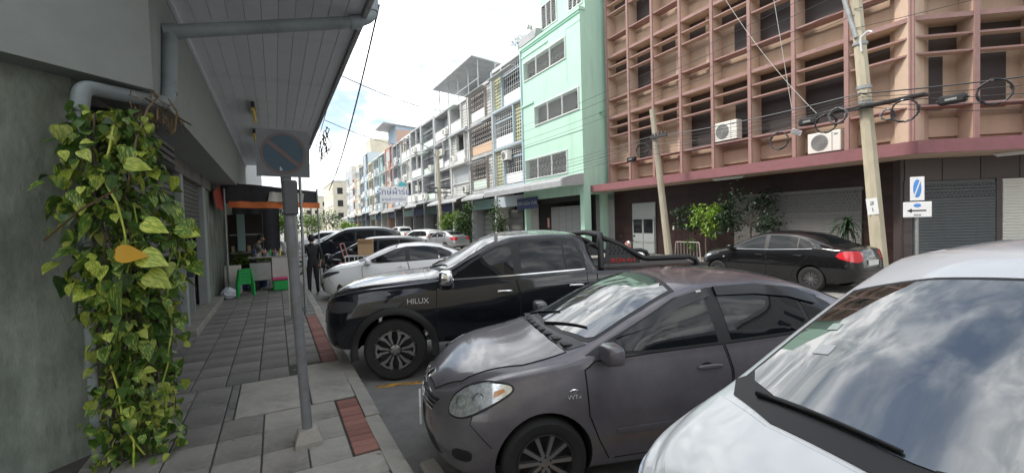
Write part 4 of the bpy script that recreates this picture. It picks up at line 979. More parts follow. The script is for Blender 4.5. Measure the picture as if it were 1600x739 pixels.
    def decal(s, name, body, size, m, x, z, sd, depth=.003, lift=.006):
        h, nn = s.hit('side', x, z, sd); M = face_M(h+nn*lift, (-sd, 0, 0), (0, 0, 1)); return text(name, body, size, m, s.root, M, depth)

def warp(x):
    """cab-forward layout: the glasshouse starts well ahead of the plain sedan outline"""
    return x-.17*float(np.interp(x, [.10, .40, .6, 2.5], [0, 1, 1, 0]))
def scaled(sp, kx=1, ky=1, kz=1, **over):
    q = dict(sp)
    for k in ('zl','zm','zb','zr','zt'): q[k] = [(a*kx, b*kz) for a, b in sp[k]]
    for k in ('yl','ym','yb','yr'): q[k] = [(a*kx, b*ky) for a, b in sp[k]]
    for k in ('nose', 'tail', 'wb'): q[k] = sp[k]*kx
    q.update(over); return q
def SX(P, kx, kz): return [(a*kx, b*kz) for a, b in P]
def SXY(P, kx, ky): return [(a*kx, b*ky) for a, b in P]

SED = dict(nose=-.80, tail=3.50, wb=2.55, wr=.302, arch=.345, tw=.19, Ln=.62, pn=2.5, Lt=.38, pt=3.2,
 zl=[(-.8,.25),(-.5,.19),(0,.18),(2.6,.18),(3.2,.25),(3.5,.36)], yl=[(-.8,.76),(0,.79),(2.6,.79),(3.5,.74)],
 zm=[(-.8,.48),(0,.56),(2.6,.60),(3.5,.62)], ym=[(-.8,.80),(-.3,.838),(.3,.846),(2.6,.848),(3.5,.80)],
 zb=[(-.8,.66),(-.65,.74),(-.35,.835),(.2,.915),(.6,.955),(1.5,.985),(2.6,1.035),(3.1,1.035),(3.5,.98)], yb=[(-.8,.72),(-.3,.755),(.2,.78),(.6,.795),(1.5,.795),(2.6,.775),(3.5,.70)],
 zr=[(-.8,.70),(-.65,.79),(-.35,.885),(.2,.965),(.46,1.0),(.62,1.06),(.95,1.225),(1.25,1.345),(1.55,1.405),(1.95,1.405),(2.35,1.335),(2.7,1.20),(2.95,1.10),(3.1,1.065),(3.5,1.01)], yr=[(-.8,.60),(0,.67),(.46,.715),(.62,.705),(.95,.66),(1.25,.61),(1.55,.585),(2.0,.575),(2.4,.575),(2.8,.60),(3.1,.63),(3.5,.60)],
 zt=[(-.8,.73),(-.65,.82),(-.35,.93),(.1,1.015),(.36,1.055),(.50,1.105),(.82,1.262),(1.12,1.395),(1.42,1.458),(1.75,1.47),(2.1,1.445),(2.4,1.375),(2.65,1.265),(2.88,1.15),(3.0,1.12),(3.5,1.06)])
for _k in ('zr', 'yr', 'zt', 'zb', 'yb'): SED[_k] = [(warp(a), b) for a, b in SED[_k]]
def sedan(c, kx=1, kz=1, ky=1, detail=True, hm=None, hood=True, headl='lens_clear', visor=False, trimline=None, glass='car_glass', mirm=None):
    S = lambda P: SX([(warp(a), b) for a, b in P], kx, kz); T = lambda P: SXY([(warp(a), b) for a, b in P], kx, ky)
    for sd in (1, -1):
        fd = c.door(S([(.64,.26),(.56,.42),(.49,.60),(.48,.90),(.56,.952),(1.0,.972),(1.50,.985),(1.54,.80),(1.53,.26)]), sd, (1.27*kx, .845*kz), hm, (.52*kx, 1.36*kx, .455*kz, .485*kz) if detail else None)
        rd = c.door(S([(1.545,.26),(1.555,.80),(1.515,.985),(2.0,1.005),(2.50,1.03),(2.46,.80),(2.26,.62),(2.14,.42),(2.10,.26)]), sd, (2.25*kx, .87*kz), hm, (1.52*kx, 2.02*kx, .465*kz, .495*kz) if detail else None)
        c.patch('window_trim', 'trim_black', S([(.50,.985),(.95,1.195),(1.22,1.322),(1.5,1.383),(1.9,1.386),(2.28,1.325),(2.50,1.215),(2.66,1.075),(2.3,1.015),(1.5,.985),(.9,.975)]), 'side', .003, sd, res=.07)
        c.patch('side_window', glass, S([(.63,1.005),(.98,1.182),(1.24,1.302),(1.45,1.352),(1.47,1.005),(1.0,.992)]), 'side', .006, sd, res=.06)
        c.patch('side_window', glass, S([(1.575,1.01),(1.555,1.362),(1.9,1.362),(2.20,1.315),(2.235,1.035)]), 'side', .006, sd, res=.06)
        c.patch('quarter_window', glass, S([(2.265,1.04),(2.235,1.30),(2.46,1.205),(2.585,1.085)]), 'side', .006, sd, res=.06)
        c.patch('headlamp', headl, [(-.14,.64),(-.03,.63),(.08,.67),(.31,.80),(.28,.845),(.14,.85),(-.02,.81),(-.13,.73)] if (kx, kz) == (1, 1) else [(a*kx, b*kz*1.0) for a, b in [(-.30,.62),(-.1,.62),(.30,.76),(.27,.80),(-.02,.77),(-.26,.70)]], 'diag', .010, sd, rnd_=2, res=.035)
        c.patch('tail_lamp', 'lens_red', [(3.02*kx*.8-.6*.74*ky, .86*kz), (3.38*kx*.8-.6*.60*ky, .74*kz), (3.46*kx*.8-.6*.40*ky, .76*kz), (3.46*kx*.8-.6*.40*ky, 1.0*kz), (3.15*kx*.8-.6*.72*ky, 1.01*kz)], 'rdiag', .010, sd, rnd_=1, res=.04)
        c.mirror(.47*kx, .972*kz, sd, mirm or c.paint, .066, .105, .068, .11)
        c.seam('fender_seam', S([(-.42,.835),(-.5,.60),(-.34,.42)]), 'side', sd, r=.003)
        if visor:
            c.patch('rain_visor', 'visor_smoke', S([(.74,1.075),(1.02,1.215),(1.26,1.325),(1.49,1.377),(1.50,1.318),(1.24,1.25),(1.0,1.14)]), 'side', .022, sd, res=.04); c.patch('rain_visor', 'visor_smoke', S([(1.55,1.382),(1.9,1.382),(2.22,1.33),(2.42,1.25),(2.36,1.20),(2.15,1.268),(1.88,1.308),(1.555,1.318)]), 'side', .022, sd, res=.04)
            c.patch('visor_label', 'white_plain', S([(1.40,1.345),(1.44,1.35),(1.44,1.362),(1.40,1.357)]), 'side', .025, sd)
    ws = T([(.40,0),(.44,.35),(.53,.60),(.565,.655),(.62,.660),(.98,.618),(1.27,.560),(1.30,.30),(1.31,0)]); ws = ws+[(a, -b) for a, b in ws[-2:0:-1]]
    wi = T([(.435,0),(.47,.35),(.57,.60),(.62,.635),(.98,.590),(1.235,.535),(1.265,.30),(1.275,0)]); wi = wi+[(a, -b) for a, b in wi[-2:0:-1]]
    c.patch('windscreen_trim', 'trim_black', ws, 'top', .003, res=.07); c.patch('windscreen', 'car_glass_ws', wi, 'top', .006, res=.06)
    rw = T([(2.36,0),(2.34,.50),(2.40,.54),(2.74,.56),(2.86,.50),(2.90,0)]); rw = rw+[(a, -b) for a, b in rw[-2:0:-1]]; c.patch('rear_window', glass, rw, 'top', .005, res=.07)
    cw = T([(.27,0),(.30,.40),(.41,.64),(.545,.665),(.53,.61),(.435,.35),(.395,0)]); cw = cw+[(a, -b) for a, b in cw[-2:0:-1]]; cp = c.patch('cowl', 'trim_grey', cw, 'top', .004, res=.06)
    if detail:
        for k in range(9): y = -.56+k*.14; x = (.195+.07*abs(y/.6)**2)*kx; h, nn = c.hit('top', x, y); MB().box(h.x-.035, h.x+.035, y-.045, y+.045, h.z+.004, h.z+.010).build('cowl_vent', 'trim_black', cp)
        c.wipers([(warp(.42)*kx, -.05, warp(.62)*kx, -.50), (warp(.44)*kx, .50, warp(.58)*kx, .02)])
    if hood:
        hd = T([(-.74,0),(-.70,.32),(-.52,.52),(-.10,.64),(.38,.655),(.28,.40),(.25,0)]); hd = hd+[(a, -b) for a, b in hd[-2:0:-1]]; h_ = c.patch('bonnet', c.paint, hd, 'top', .004, res=.06); c.seam('bonnet_seam', hd, 'top', 1, closed=True, r=.006, par=h_)
    bl = T([(2.93,0),(2.92,.55),(3.44,.5),(3.47,0)]); bl = bl+[(a, -b) for a, b in bl[-2:0:-1]]; b_ = c.patch('boot_lid', c.paint, bl, 'top', .003, res=.08); c.seam('boot_seam', bl, 'top', 1, closed=True, par=b_)

# ---------------------------------------------------------------- grey sedan
GV = Car('grey_sedan', 'dusty dark grey sedan with smoked rain visors, nose to the kerb', (1.78, 3.36, 0), R(-15.5), dict(SED, spokes=10, rim=.665), 'paint_grey', .045)
sedan(GV, visor=True)
for sd in (1, -1):
    for cx_q, cz_q, rq in ((-.035, .72, .05), (.09, .755, .045)):
        GV.patch('lamp_bowl', 'lens_bowl', [(cx_q+rq*math.cos(a), cz_q+rq*.85*math.sin(a)) for a in np.linspace(0, 6.28, 16)[:-1]], 'diag', .0125, sd, res=.03); GV.patch('lamp_projector', 'lens_clear', [(cx_q+rq*.6*math.cos(a), cz_q+rq*.5*math.sin(a)) for a in np.linspace(0, 6.28, 14)[:-1]], 'diag', .016, sd, res=.03)
    GV.patch('lamp_indicator', 'amber', [(.19,.765),(.26,.80),(.25,.82),(.19,.805)], 'diag', .0125, sd, res=.03); GV.patch('lamp_rim', 'trim_black', [(-.15,.63),(-.03,.618),(.09,.658),(.325,.795),(.29,.855),(.14,.862),(-.03,.822),(-.142,.735)], 'diag', .006, sd, rnd_=2, res=.04)
g = GV.patch('grille', 'trim_black', [(-.40,.60),(-.46,.685),(0,.70),(.46,.685),(.40,.60),(0,.575)], 'front', .004, res=.06)
for k in range(4): z = .60+k*.026; GV.patch('grille_bar', 'chrome', [(-.43,z),(.43,z),(.43,z+.012),(-.43,z+.012)], 'front', .014, res=.05, par=g)
GV.patch('emblem', 'chrome', [(-.05,.715),(.05,.715),(.06,.735),(.05,.755),(-.05,.755),(-.06,.735)], 'front', .012, rnd_=1)
GV.patch('lower_intake', 'trim_black', [(-.5,.30),(.5,.30),(.45,.42),(-.45,.42)], 'front', .004, res=.07)
for sd in (1, -1): GV.patch('fog_recess', 'trim_black', [(-.12,.33),(.04,.33),(.06,.42),(-.10,.42)], 'diag', .004, sd, rnd_=1)
h, nn = GV.hit('front', 0, .48); p = MB().box(h.x-.03, h.x-.012, -.20, .20, .40, .54, c=.004).build('number_plate', 'plate', GV.root)
h, nn = GV.hit('side', .215, .775, -1); MB().ell((h.x, h.y-.004, h.z), .032, .006, .015, n=16, m=8).build('side_repeater', 'chrome', GV.root, 60); GV.decal('badge_letters', 'VVT-i', .042, 'badge_silver', .215, .735, -1)
GV.patch('parking_permit', 'panel_white', [(.56,-.30),(.62,-.30),(.62,-.22),(.56,-.22)], 'top', .009)
# ---------------------------------------------------------------- white people carrier in the right foreground
MPV = dict(nose=-.78, tail=3.45, wb=2.65, wr=.325, arch=.37, tw=.2, Ln=.55, pn=2.6, Lt=.25, pt=4, spokes=8,
 zl=[(-.78,.30),(-.4,.22),(2.7,.22),(3.45,.32)], yl=[(-.78,.78),(0,.82),(3.45,.80)], zm=[(-.78,.55),(0,.65),(3.45,.70)], ym=[(-.78,.82),(-.2,.875),(.4,.89),(2.8,.89),(3.45,.85)],
 zb=[(-.78,.80),(-.62,.92),(-.35,1.02),(-.05,1.09),(.4,1.10),(1.5,1.12),(3.45,1.16)], yb=[(-.78,.76),(-.3,.80),(.1,.825),(1.5,.835),(3.45,.80)],
 zr=[(-.78,.84),(-.62,.97),(-.35,1.085),(-.12,1.165),(.0,1.215),(.4,1.44),(.8,1.645),(1.0,1.715),(1.5,1.745),(2.4,1.74),(2.95,1.64),(3.25,1.45),(3.4,1.22),(3.45,1.18)], yr=[(-.78,.64),(-.3,.71),(-.1,.745),(.4,.70),(.8,.655),(1.2,.63),(2.5,.62),(3.2,.66),(3.45,.70)],
 zt=[(-.78,.90),(-.62,1.03),(-.40,1.13),(-.22,1.195),(-.08,1.26),(.3,1.478),(.68,1.682),(.90,1.785),(1.4,1.825),(2.0,1.83),(2.6,1.78),(3.0,1.67),(3.28,1.47),(3.42,1.24),(3.45,1.20)])
WV = Car('white_people_carrier', 'white people carrier in the right foreground with clouds mirrored in its windscreen', (1.62, .55, 0), R(-8), MPV, 'paint_white', .04)
def mpv(c, kx=1, ky=1, kz=1, wip=True):
    ws = [(-.12,0),(-.09,.40),(.0,.64),(.05,.69),(.12,.688),(.45,.652),(.645,.630),(.692,.35),(.707,0)]; wi = [(-.10,0),(-.07,.40),(.025,.62),(.085,.672),(.45,.632),(.62,.612),(.67,.35),(.685,0)]
    for nm, m, P, of in (('windscreen_trim', 'trim_black', ws, .003), ('windscreen', 'car_glass_ws', wi, .006)):
        P = P+[(a, -b) for a, b in P[-2:0:-1]]; c.patch(nm, m, SXY(P, kx, ky), 'top', of, res=.05)
    cw = [(-.185,0),(-.155,.40),(-.07,.64),(.03,.722),(.05,.69),(-.005,.60),(-.09,.38),(-.12,0)]; cw = cw+[(a, -b) for a, b in cw[-2:0:-1]]; c.patch('cowl', 'trim_black', SXY(cw, kx, ky), 'top', .0045, res=.05)
    hd = [(-.66,0),(-.62,.40),(-.45,.60),(-.09,.69),(-.175,.40),(-.205,0)]; hd = hd+[(a, -b) for a, b in hd[-2:0:-1]]; h_ = c.patch('bonnet', c.paint, SXY(hd, kx, ky), 'top', .004, res=.05); c.seam('bonnet_seam', SXY(hd, kx, ky), 'top', 1, closed=True, r=.003, m='trim_grey', par=h_)
    for sd in (1, -1):
        S = lambda P: SX(P, kx, kz)
        c.door(S([(.42,.30),(.40,.7),(.42,1.06),(.5,1.10),(1.40,1.12),(1.42,.30)]), sd, (1.28*kx, .98*kz)); c.door(S([(1.435,.30),(1.42,1.12),(2.42,1.14),(2.40,.85),(2.28,.65),(2.2,.30)]), sd, (2.2*kx, 1.0*kz))
        c.patch('window_trim', 'trim_black', S([(.10,1.135),(.45,1.375),(.85,1.57),(1.15,1.645),(2.4,1.665),(2.85,1.60),(3.10,1.42),(3.12,1.19),(1.4,1.135)]), 'side', .003, sd, res=.07)
        for P in ([(.34,1.15),(.52,1.375),(.88,1.545),(1.36,1.63),(1.36,1.16)], [(1.46,1.16),(1.46,1.63),(2.2,1.645),(2.2,1.175)], [(2.28,1.18),(2.28,1.64),(2.80,1.575),(3.02,1.41),(3.04,1.20)]): c.patch('side_window', 'car_glass', S(P), 'side', .006, sd, res=.07)
        c.mirror((.38 if wip is False or sd < 0 else 1.15)*kx, (1.12 if wip is False or sd < 0 else 1.0)*kz, sd, c.paint, *((.085,.13,.085,.13) if wip is False or sd < 0 else (.12,.03,.08,.0)))
        c.patch('headlamp', 'lens_clear', [(-.30,.76),(-.05,.74),(.24,.92),(.20,.98),(-.05,.92),(-.28,.84)] if kx == 1 else [(-.28*kx,.76*kz),(.2*kx,.9*kz),(.16*kx,.96*kz),(-.26*kx,.84*kz)], 'diag', .008, sd, rnd_=2, res=.04)
        c.patch('tail_lamp', 'lens_red', [(3.2*kx*.8-.6*.8*ky,.95*kz),(3.42*kx*.8-.6*.6*ky,.92*kz),(3.42*kx*.8-.6*.6*ky,1.22*kz),(3.3*kx*.8-.6*.74*ky,1.36*kz),(3.18*kx*.8-.6*.8*ky,1.15*kz)], 'rdiag', .008, sd, rnd_=1, res=.05)
        c.seam('roof_gutter', S([(.05,1.20)]+[(x, c.sp['zr_f'](x*1.0)-.02) for x in (.4,.8,1.1,1.5,2.0,2.6)]) if 'zr_f' in c.sp else [(0,1),(1,1)], 'side', sd, r=.004) if 'zr_f' in c.sp else None
    rw = [(3.05,-.5),(3.05,.5),(3.36,.56),(3.36,-.56)]; c.patch('rear_window', 'car_glass', SXY(rw, kx, ky), 'top', .005, res=.06)
    if wip: c.wipers([(-.11*kx, -.06, .055*kx, -.585), (-.05*kx, .54, -.085*kx, .03)])
mpv(WV)
WV.patch('glint_and_sticker', 'panel_white', [(.20,.50),(.25,.50),(.25,.44),(.20,.44)], 'top', .009); WV.patch('glint_and_sticker', 'leaf_lime' if False else 'panel_mint', [(.34,.54),(.38,.54),(.38,.50),(.34,.50)], 'top', .009)  # white patch paints a small reflection in the glass; mint one is a sticker
WV.patch('grille', 'trim_black', [(-.5,.62),(.5,.62),(.52,.78),(-.52,.78)], 'front', .004, res=.07)
# ---------------------------------------------------------------- black pickup
PU = dict(nose=-.95, tail=4.32, wb=3.085, wr=.388, arch=.455, tw=.25, Ln=.42, pn=2.8, Lt=.14, pt=4, rim=.66, rim_style='hex', front=[(.3,.10),(.62,0),(.9,.02),(1.1,.10),(1.6,.2)], rear=[(.3,.04),(1.3,0),(2,.0)],
 zl=[(-.95,.46),(-.6,.40),(0,.42),(3,.44),(4.32,.52)], yl=[(-.95,.80),(0,.86),(4.32,.84)], zm=[(-.95,.72),(0,.84),(4.32,.88)], ym=[(-.95,.85),(-.4,.90),(.3,.915),(3.2,.915),(4.32,.90)],
 zb=[(-.95,.98),(-.8,1.04),(-.4,1.11),(.2,1.16),(.6,1.185),(1.6,1.215),(2.6,1.25),(4.32,1.26)], yb=[(-.95,.78),(-.4,.82),(.3,.85),(1.6,.865),(2.6,.86),(4.32,.87)],
 zr=[(-.95,1.01),(-.8,1.09),(-.4,1.17),(.2,1.225),(.52,1.255),(.68,1.32),(1.0,1.505),(1.3,1.66),(1.55,1.735),(2.0,1.755),(2.35,1.74),(2.5,1.70),(2.60,1.55),(2.66,1.285),(2.75,1.272),(4.32,1.28)], yr=[(-.95,.66),(-.4,.72),(.2,.76),(.52,.775),(.68,.77),(1.0,.735),(1.3,.69),(1.6,.665),(2.4,.66),(2.58,.68),(2.68,.82),(4.32,.83)],
 zt=[(-.95,1.06),(-.8,1.14),(-.4,1.23),(.1,1.285),(.42,1.315),(.58,1.39),(.92,1.575),(1.2,1.725),(1.5,1.80),(2.0,1.82),(2.35,1.80),(2.5,1.76),(2.60,1.60),(2.67,1.295),(2.75,1.28),(4.32,1.285)])
def pickup(c, hm='chrome', flares=True, k=1.0, headl='lens_dark'):
    for sd in (1, -1):
        c.door([(.56,.50),(.52,.80),(.54,1.15),(.62,1.18),(1.55,1.21),(1.60,1.0),(1.60,.50)], sd, (1.40, 1.06), hm); c.door([(1.615,.50),(1.615,1.0),(1.565,1.21),(2.52,1.245),(2.52,.95),(2.42,.70),(2.40,.50)], sd, (2.36, 1.09), hm)
        c.patch('window_trim', 'trim_black', [(.60,1.235),(1.0,1.468),(1.32,1.632),(1.6,1.70),(2.2,1.715),(2.40,1.69),(2.50,1.50),(2.53,1.28),(1.5,1.235)], 'side', .003, sd, res=.07)
        c.patch('side_window', 'car_glass', [(.72,1.25),(1.03,1.45),(1.34,1.605),(1.52,1.645),(1.54,1.26)], 'side', .006, sd, res=.06); c.patch('side_window', 'car_glass', [(1.64,1.265),(1.63,1.665),(2.2,1.68),(2.22,1.285)], 'side', .006, sd, res=.06); c.patch('quarter_window', 'car_glass', [(2.25,1.29),(2.23,1.68),(2.36,1.66),(2.44,1.50),(2.46,1.30)], 'side', .006, sd, res=.06)
        c.patch('sill_strip', 'chrome', [(.60,1.222),(1.5,1.243),(2.5,1.282),(2.5,1.295),(1.5,1.256),(.62,1.235)], 'side', .008, sd, res=.1) if hm == 'chrome' else None
        c.mirror(.66, 1.22, sd, hm if hm == 'chrome' else c.paint, .09, .12, .095, .14)
        c.patch('headlamp', headl, [(-.36,.90),(.10,.88),(.16,.98),(.10,1.02),(-.14,1.02),(-.36,.97)], 'diag', .010, sd, rnd_=1, res=.04); c.patch('tail_lamp', 'lens_red', [(4.02*.8-.6*.89,.92),(4.28*.8-.6*.80,.92),(4.28*.8-.6*.80,1.24),(4.02*.8-.6*.89,1.24)], 'rdiag', .008, sd, res=.05)
        c.seam('bed_seam', [(2.66,.5),(2.66,1.27)], 'side', sd, r=.008)
        if flares:
            for wx in (0, c.sp['wb']):
                n = 22; vs = []; fs = []
                for i in range(n+1):
                    a = R(-12)+R(204)*i/n
                    for j, (rr, of) in enumerate(((.452, .0), (.455, .035), (.50, .042), (.535, .03), (.548, .002))):
                        h, nn = c.hit('side', wx+rr*math.cos(a), .393+rr*math.sin(a), sd)
                        y = (h.y if h is not None else sd*.88); y = sd*max(abs(y), .86); vs.append((wx+rr*math.cos(a), y+sd*of, .393+rr*math.sin(a)))
                for i in range(n):
                    for j in range(4): fs.append((i*5+j, (i+1)*5+j, (i+1)*5+j+1, i*5+j+1))
                MB().add(vs, fs).build('fender_flare', 'trim_black', c.root, 40)
            MB().box(.62, 2.45, min(sd*.84, sd*1.0), max(sd*.84, sd*1.0), .37, .42, c=.015).build('side_step', 'trim_black', c.root)
    ws = [(.46,0),(.50,.40),(.60,.66),(.66,.74),(.72,.735),(1.05,.70),(1.36,.645),(1.40,.3),(1.41,0)]; wi = [(.51,0),(.55,.40),(.66,.65),(.74,.69),(1.05,.655),(1.32,.61),(1.355,.3),(1.365,0)]
    for nm, m, P, of in (('windscreen_trim', 'trim_black', ws, .003), ('windscreen', 'car_glass_ws', wi, .006)): c.patch(nm, m, P+[(a, -b) for a, b in P[-2:0:-1]], 'top', of, res=.06)
    hd = [(-.86,0),(-.82,.50),(-.5,.68),(.42,.745),(.36,.4),(.33,0)]; hd = hd+[(a, -b) for a, b in hd[-2:0:-1]]; h_ = c.patch('bonnet', c.paint, hd, 'top', .004, res=.07); c.seam('bonnet_seam', hd, 'top', 1, closed=True, r=.004, par=h_)
    c.patch('grille', 'trim_black', [(-.55,.72),(.55,.72),(.5,1.0),(-.5,1.0)], 'front', .006, res=.07)
    c.patch('rear_cab_window', 'car_glass', [(-.58,1.36),(.58,1.36),(.54,1.68),(-.54,1.68)], 'rear', .004, res=.06); c.patch('tailgate', c.paint, [(-.72,.70),(.72,.70),(.72,1.22),(-.72,1.22)], 'rear', .01, res=.12)
    c.patch('bed_cover', 'trim_black', [(2.78,-.76),(2.78,.76),(4.26,.76),(4.26,-.76)], 'top', .006, res=.15)
    c.wipers([(.46, .45, .66, -.08), (.44, -.05, .68, -.55)])
HX = Car('black_pickup', 'black double cab pickup truck with sports bar and off-road wheels', (1.56, 6.46, 0), R(-19.5), PU, 'paint_black', .05, 'pickup truck')
pickup(HX)
HX.decal('badge_letters', 'HILUX', .095, 'badge_silver', .30, .99, -1, .004)
HX.patch('fender_insert', 'trim_grey', [(-.30,.925),(.05,.925),(.12,.99),(-.24,.985)], 'side', .012, -1)
sb = MB().tube([(2.74,.80,1.28),(2.76,.74,1.62),(2.80,.62,1.73),(2.80,0,1.75),(2.80,-.62,1.73),(2.76,-.74,1.62),(2.74,-.80,1.28)], .042, 10).build('sports_bar', 'trim_black', HX.root, 50)
for sd in (1, -1):
    MB().tube([(2.80,sd*.70,1.69),(3.05,sd*.74,1.58),(3.34,sd*.78,1.40),(3.42,sd*.78,1.385),(4.02,sd*.78,1.385),(4.12,sd*.78,1.35),(4.16,sd*.78,1.27)], .038, 10).build('bar_arm', 'trim_black', sb, 50)
    MB().tube([(2.95,sd*.50,1.30),(2.98,sd*.50,1.54),(3.10,sd*.50,1.54),(3.25,sd*.52,1.31)], .02, 8).build('inner_hoop', 'trim_black', sb, 50)
    MB().prism([(2.80,1.33),(3.32,1.33),(3.30,1.39),(3.02,1.57),(2.84,1.64)], sd*.755, sd*.77, 'y').build('bar_panel', 'trim_grey', sb)
    mb = MB()
    for i in range(5):
        for j in range(4-i//2): x = 2.86+i*.06+.02*(j % 2); mb.prism([(x,1.46+j*.04),(x+.035,1.47+j*.04),(x+.02,1.49+j*.04)], sd*.771, sd*.774, 'y')
    mb.build('panel_perforation', 'well_black', sb)
text('bar_letters', 'IRON-4x4', .085, 'red_decal', HX.root, face_M((3.06, -.778, 1.375), (1, 0, 0)), .004)
wb_ = tag(MB().box(-.28, .28, -.16, .16, 0, .07, c=.03).build('white_bundle', 'panel_white', None), 'white folded bundle lying on the black pickup bed', 'bundle')
wb_.matrix_world = Matrix.Translation((1.56, 6.46, 0)) @ Matrix.Rotation(R(-19.5), 4, 'Z') @ Matrix.Translation((3.62, .5, 1.305))
# ---------------------------------------------------------------- other parked cars
CW = Car('white_sedan', 'white sedan parked nose to the kerb beyond the black pickup', (1.92, 13.25, 0), R(-17), scaled(SED, 1.06, 1.04, .985, wr=.325, arch=.37, spokes=5, rim_style='twin'), 'paint_white', .06)
sedan(CW, 1.06, .985, 1.04, detail=False, headl='lens_dark')
CW.patch('lower_intake', 'trim_black', [(-.34,.26),(-.18,.26),(-.16,.5),(-.30,.46)], 'diag', .006, -1)
AV = Car('black_sedan', 'glossy black sedan parked along the far kerb before the grey shutter', (12.45, 8.95, 0), R(-90), scaled(SED, 1.03, 1.0, 1.0, wr=.305, spokes=10, rim_style='twin'), 'paint_aveo', .06)
sedan(AV, 1.03, 1.0, 1.0, detail=False)
for sd in (1, -1): AV.seam('belt_chrome', SX([(.5,.975),(1.5,.99),(2.6,1.045)], 1.03, 1), 'side', sd, r=.007, m='chrome')
h, nn = AV.hit('rear', 0, .72); MB().box(h.x+.005, h.x+.02, -.22, .22, .66, .78).build('number_plate', 'plate', AV.root)
h, nn = AV.hit('side', .22, .74, -1); MB().ell((.22, h.y-.005, .74), .03, .008, .02, n=10, m=6).build('side_repeater', 'chrome', AV.root, 60)
D1 = Car('dark_hatchback', 'dark grey hatchback with a red tail lamp behind the white sedan', (2.6, 19.3, 0), R(-24), scaled(MPV, .97, .95, .84, wr=.31, arch=.35), 'paint_dkgrey', .08); mpv(D1, .97, .95, .84, False)
D2 = Car('black_van', 'large black people carrier beyond the dark hatchback', (2.3, 24.2, 0), R(-20), scaled(MPV, 1.08, 1.03, 1.06, wr=.34, arch=.39), 'paint_navy', .08); mpv(D2, 1.08, 1.03, 1.06, False)
D3 = Car('white_hatchback', 'white hatchback seen from behind across the street near the bushes', (10.3, 37.6, 0), R(-72), scaled(MPV, .97, .95, .86, wr=.31, arch=.35), 'paint_white', .08); mpv(D3, .97, .95, .86, False)
D4 = Car('silver_sedan', 'silver sedan half hidden behind the black pickup roof across the street', (10.9, 33.4, 0), R(-75), SED, 'paint_silver', .08); sedan(D4, detail=False)
D5 = Car('white_pickup', 'white pickup seen from behind beside the motorbikes across the street', (10.9, 47.5, 0), R(-75), PU, 'paint_white', .08, 'pickup truck'); pickup(D5, 'trim_black', False, headl='lens_clear')
D6 = Car('grey_pickup', 'dark grey pickup farther along than the white pickup', (9.0, 55.0, 0), R(-78), PU, 'paint_dkgrey', .08, 'pickup truck'); pickup(D6, 'trim_black', False)
for i, (x, y, k, m, lab) in enumerate(((2.4, 29.5, 'mpv', 'paint_silver', 'silver people carrier beyond the large black one on the kerb side'), (2.4, 34.5, 'sed', 'paint_dkgrey', 'dark sedan in the distance on the kerb side'), (2.4, 40, 'mpv', 'paint_white', 'farthest white people carrier on the kerb side'))):
    c = Car('parked_car', lab, (x, y, 0), R(-18), scaled(MPV, 1, .97, .92) if k == 'mpv' else SED, m, .1)
    mpv(c, 1, .97, .92, False) if k == 'mpv' else sedan(c, detail=False, hood=False)
# ================================================================ plants
def leaf_mesh(name, m, kind='heart', fold=.25, curl=.35):
    if kind == 'heart': prof = [(0,.0),(-.06,.16),(.02,.33),(.16,.41),(.36,.40),(.58,.29),(.78,.15),(1.0,0)]
    elif kind == 'oval': prof = [(0,.02),(.12,.14),(.35,.21),(.6,.19),(.82,.10),(1.0,0)]
    else: prof = [(0,.02),(.15,.05),(.5,.06),(.8,.04),(1.0,0)]
    vs = []; fs = []
    for i, (x, w) in enumerate(prof):
        t = max(0, x); z = -curl*t*t*.5; wv = .03*math.sin(i*2.1)
        vs += [(x if i else .05, 0, z), (x, w, z+fold*w*.8+wv*w), (x, -w, z+fold*w*.8-wv*w)]
    for i in range(len(prof)-1): fs += [(3*i, 3*i+1, 3*i+4, 3*i+3), (3*i, 3*i+3, 3*i+5, 3*i+2)]
    me = bpy.data.meshes.new(name); me.from_pydata(vs, [], fs); me.materials.append(MATS[m]); me.validate()
    for p in me.polygons: p.use_smooth = True
    return me
def leaf_rot(rn, tilt=(-70, 15), face=None):
    """leaf pointing outwards and down"""
    yaw = rn.uniform(0, 6.28) if face is None else face+rn.gauss(0, .8)
    return Matrix.Rotation(yaw, 4, 'Z') @ Matrix.Rotation(R(-rn.uniform(*tilt)), 4, 'Y') @ Matrix.Rotation(R(rn.gauss(0, 25)), 4, 'X')
def cloud_leaves(rn, n, pos, size, kind, fold=.2, tilt=(-60, 40)):
    """many leaves joined in one mesh"""
    base = leaf_mesh('tmp', 'leaf_green', kind, fold); bv = [v.co.copy() for v in base.vertices]; bf = [tuple(p.vertices) for p in base.polygons]; bpy.data.meshes.remove(base); mb = MB()
    for _ in range(n):
        p = pos(rn); s_ = size*rn.uniform(.6, 1.3); M = Matrix.Translation(p) @ leaf_rot(rn, tilt) @ Matrix.Scale(s_, 4); mb.add([M @ v for v in bv], bf)
    return mb
def leafobj(mb, name, m, par):
    me = bpy.data.meshes.new(name); me.from_pydata(mb.v, [], mb.f); me.materials.append(MATS[m])
    for p in me.polygons: p.use_smooth = True
    o = link(name, me, par); return stuff(o)
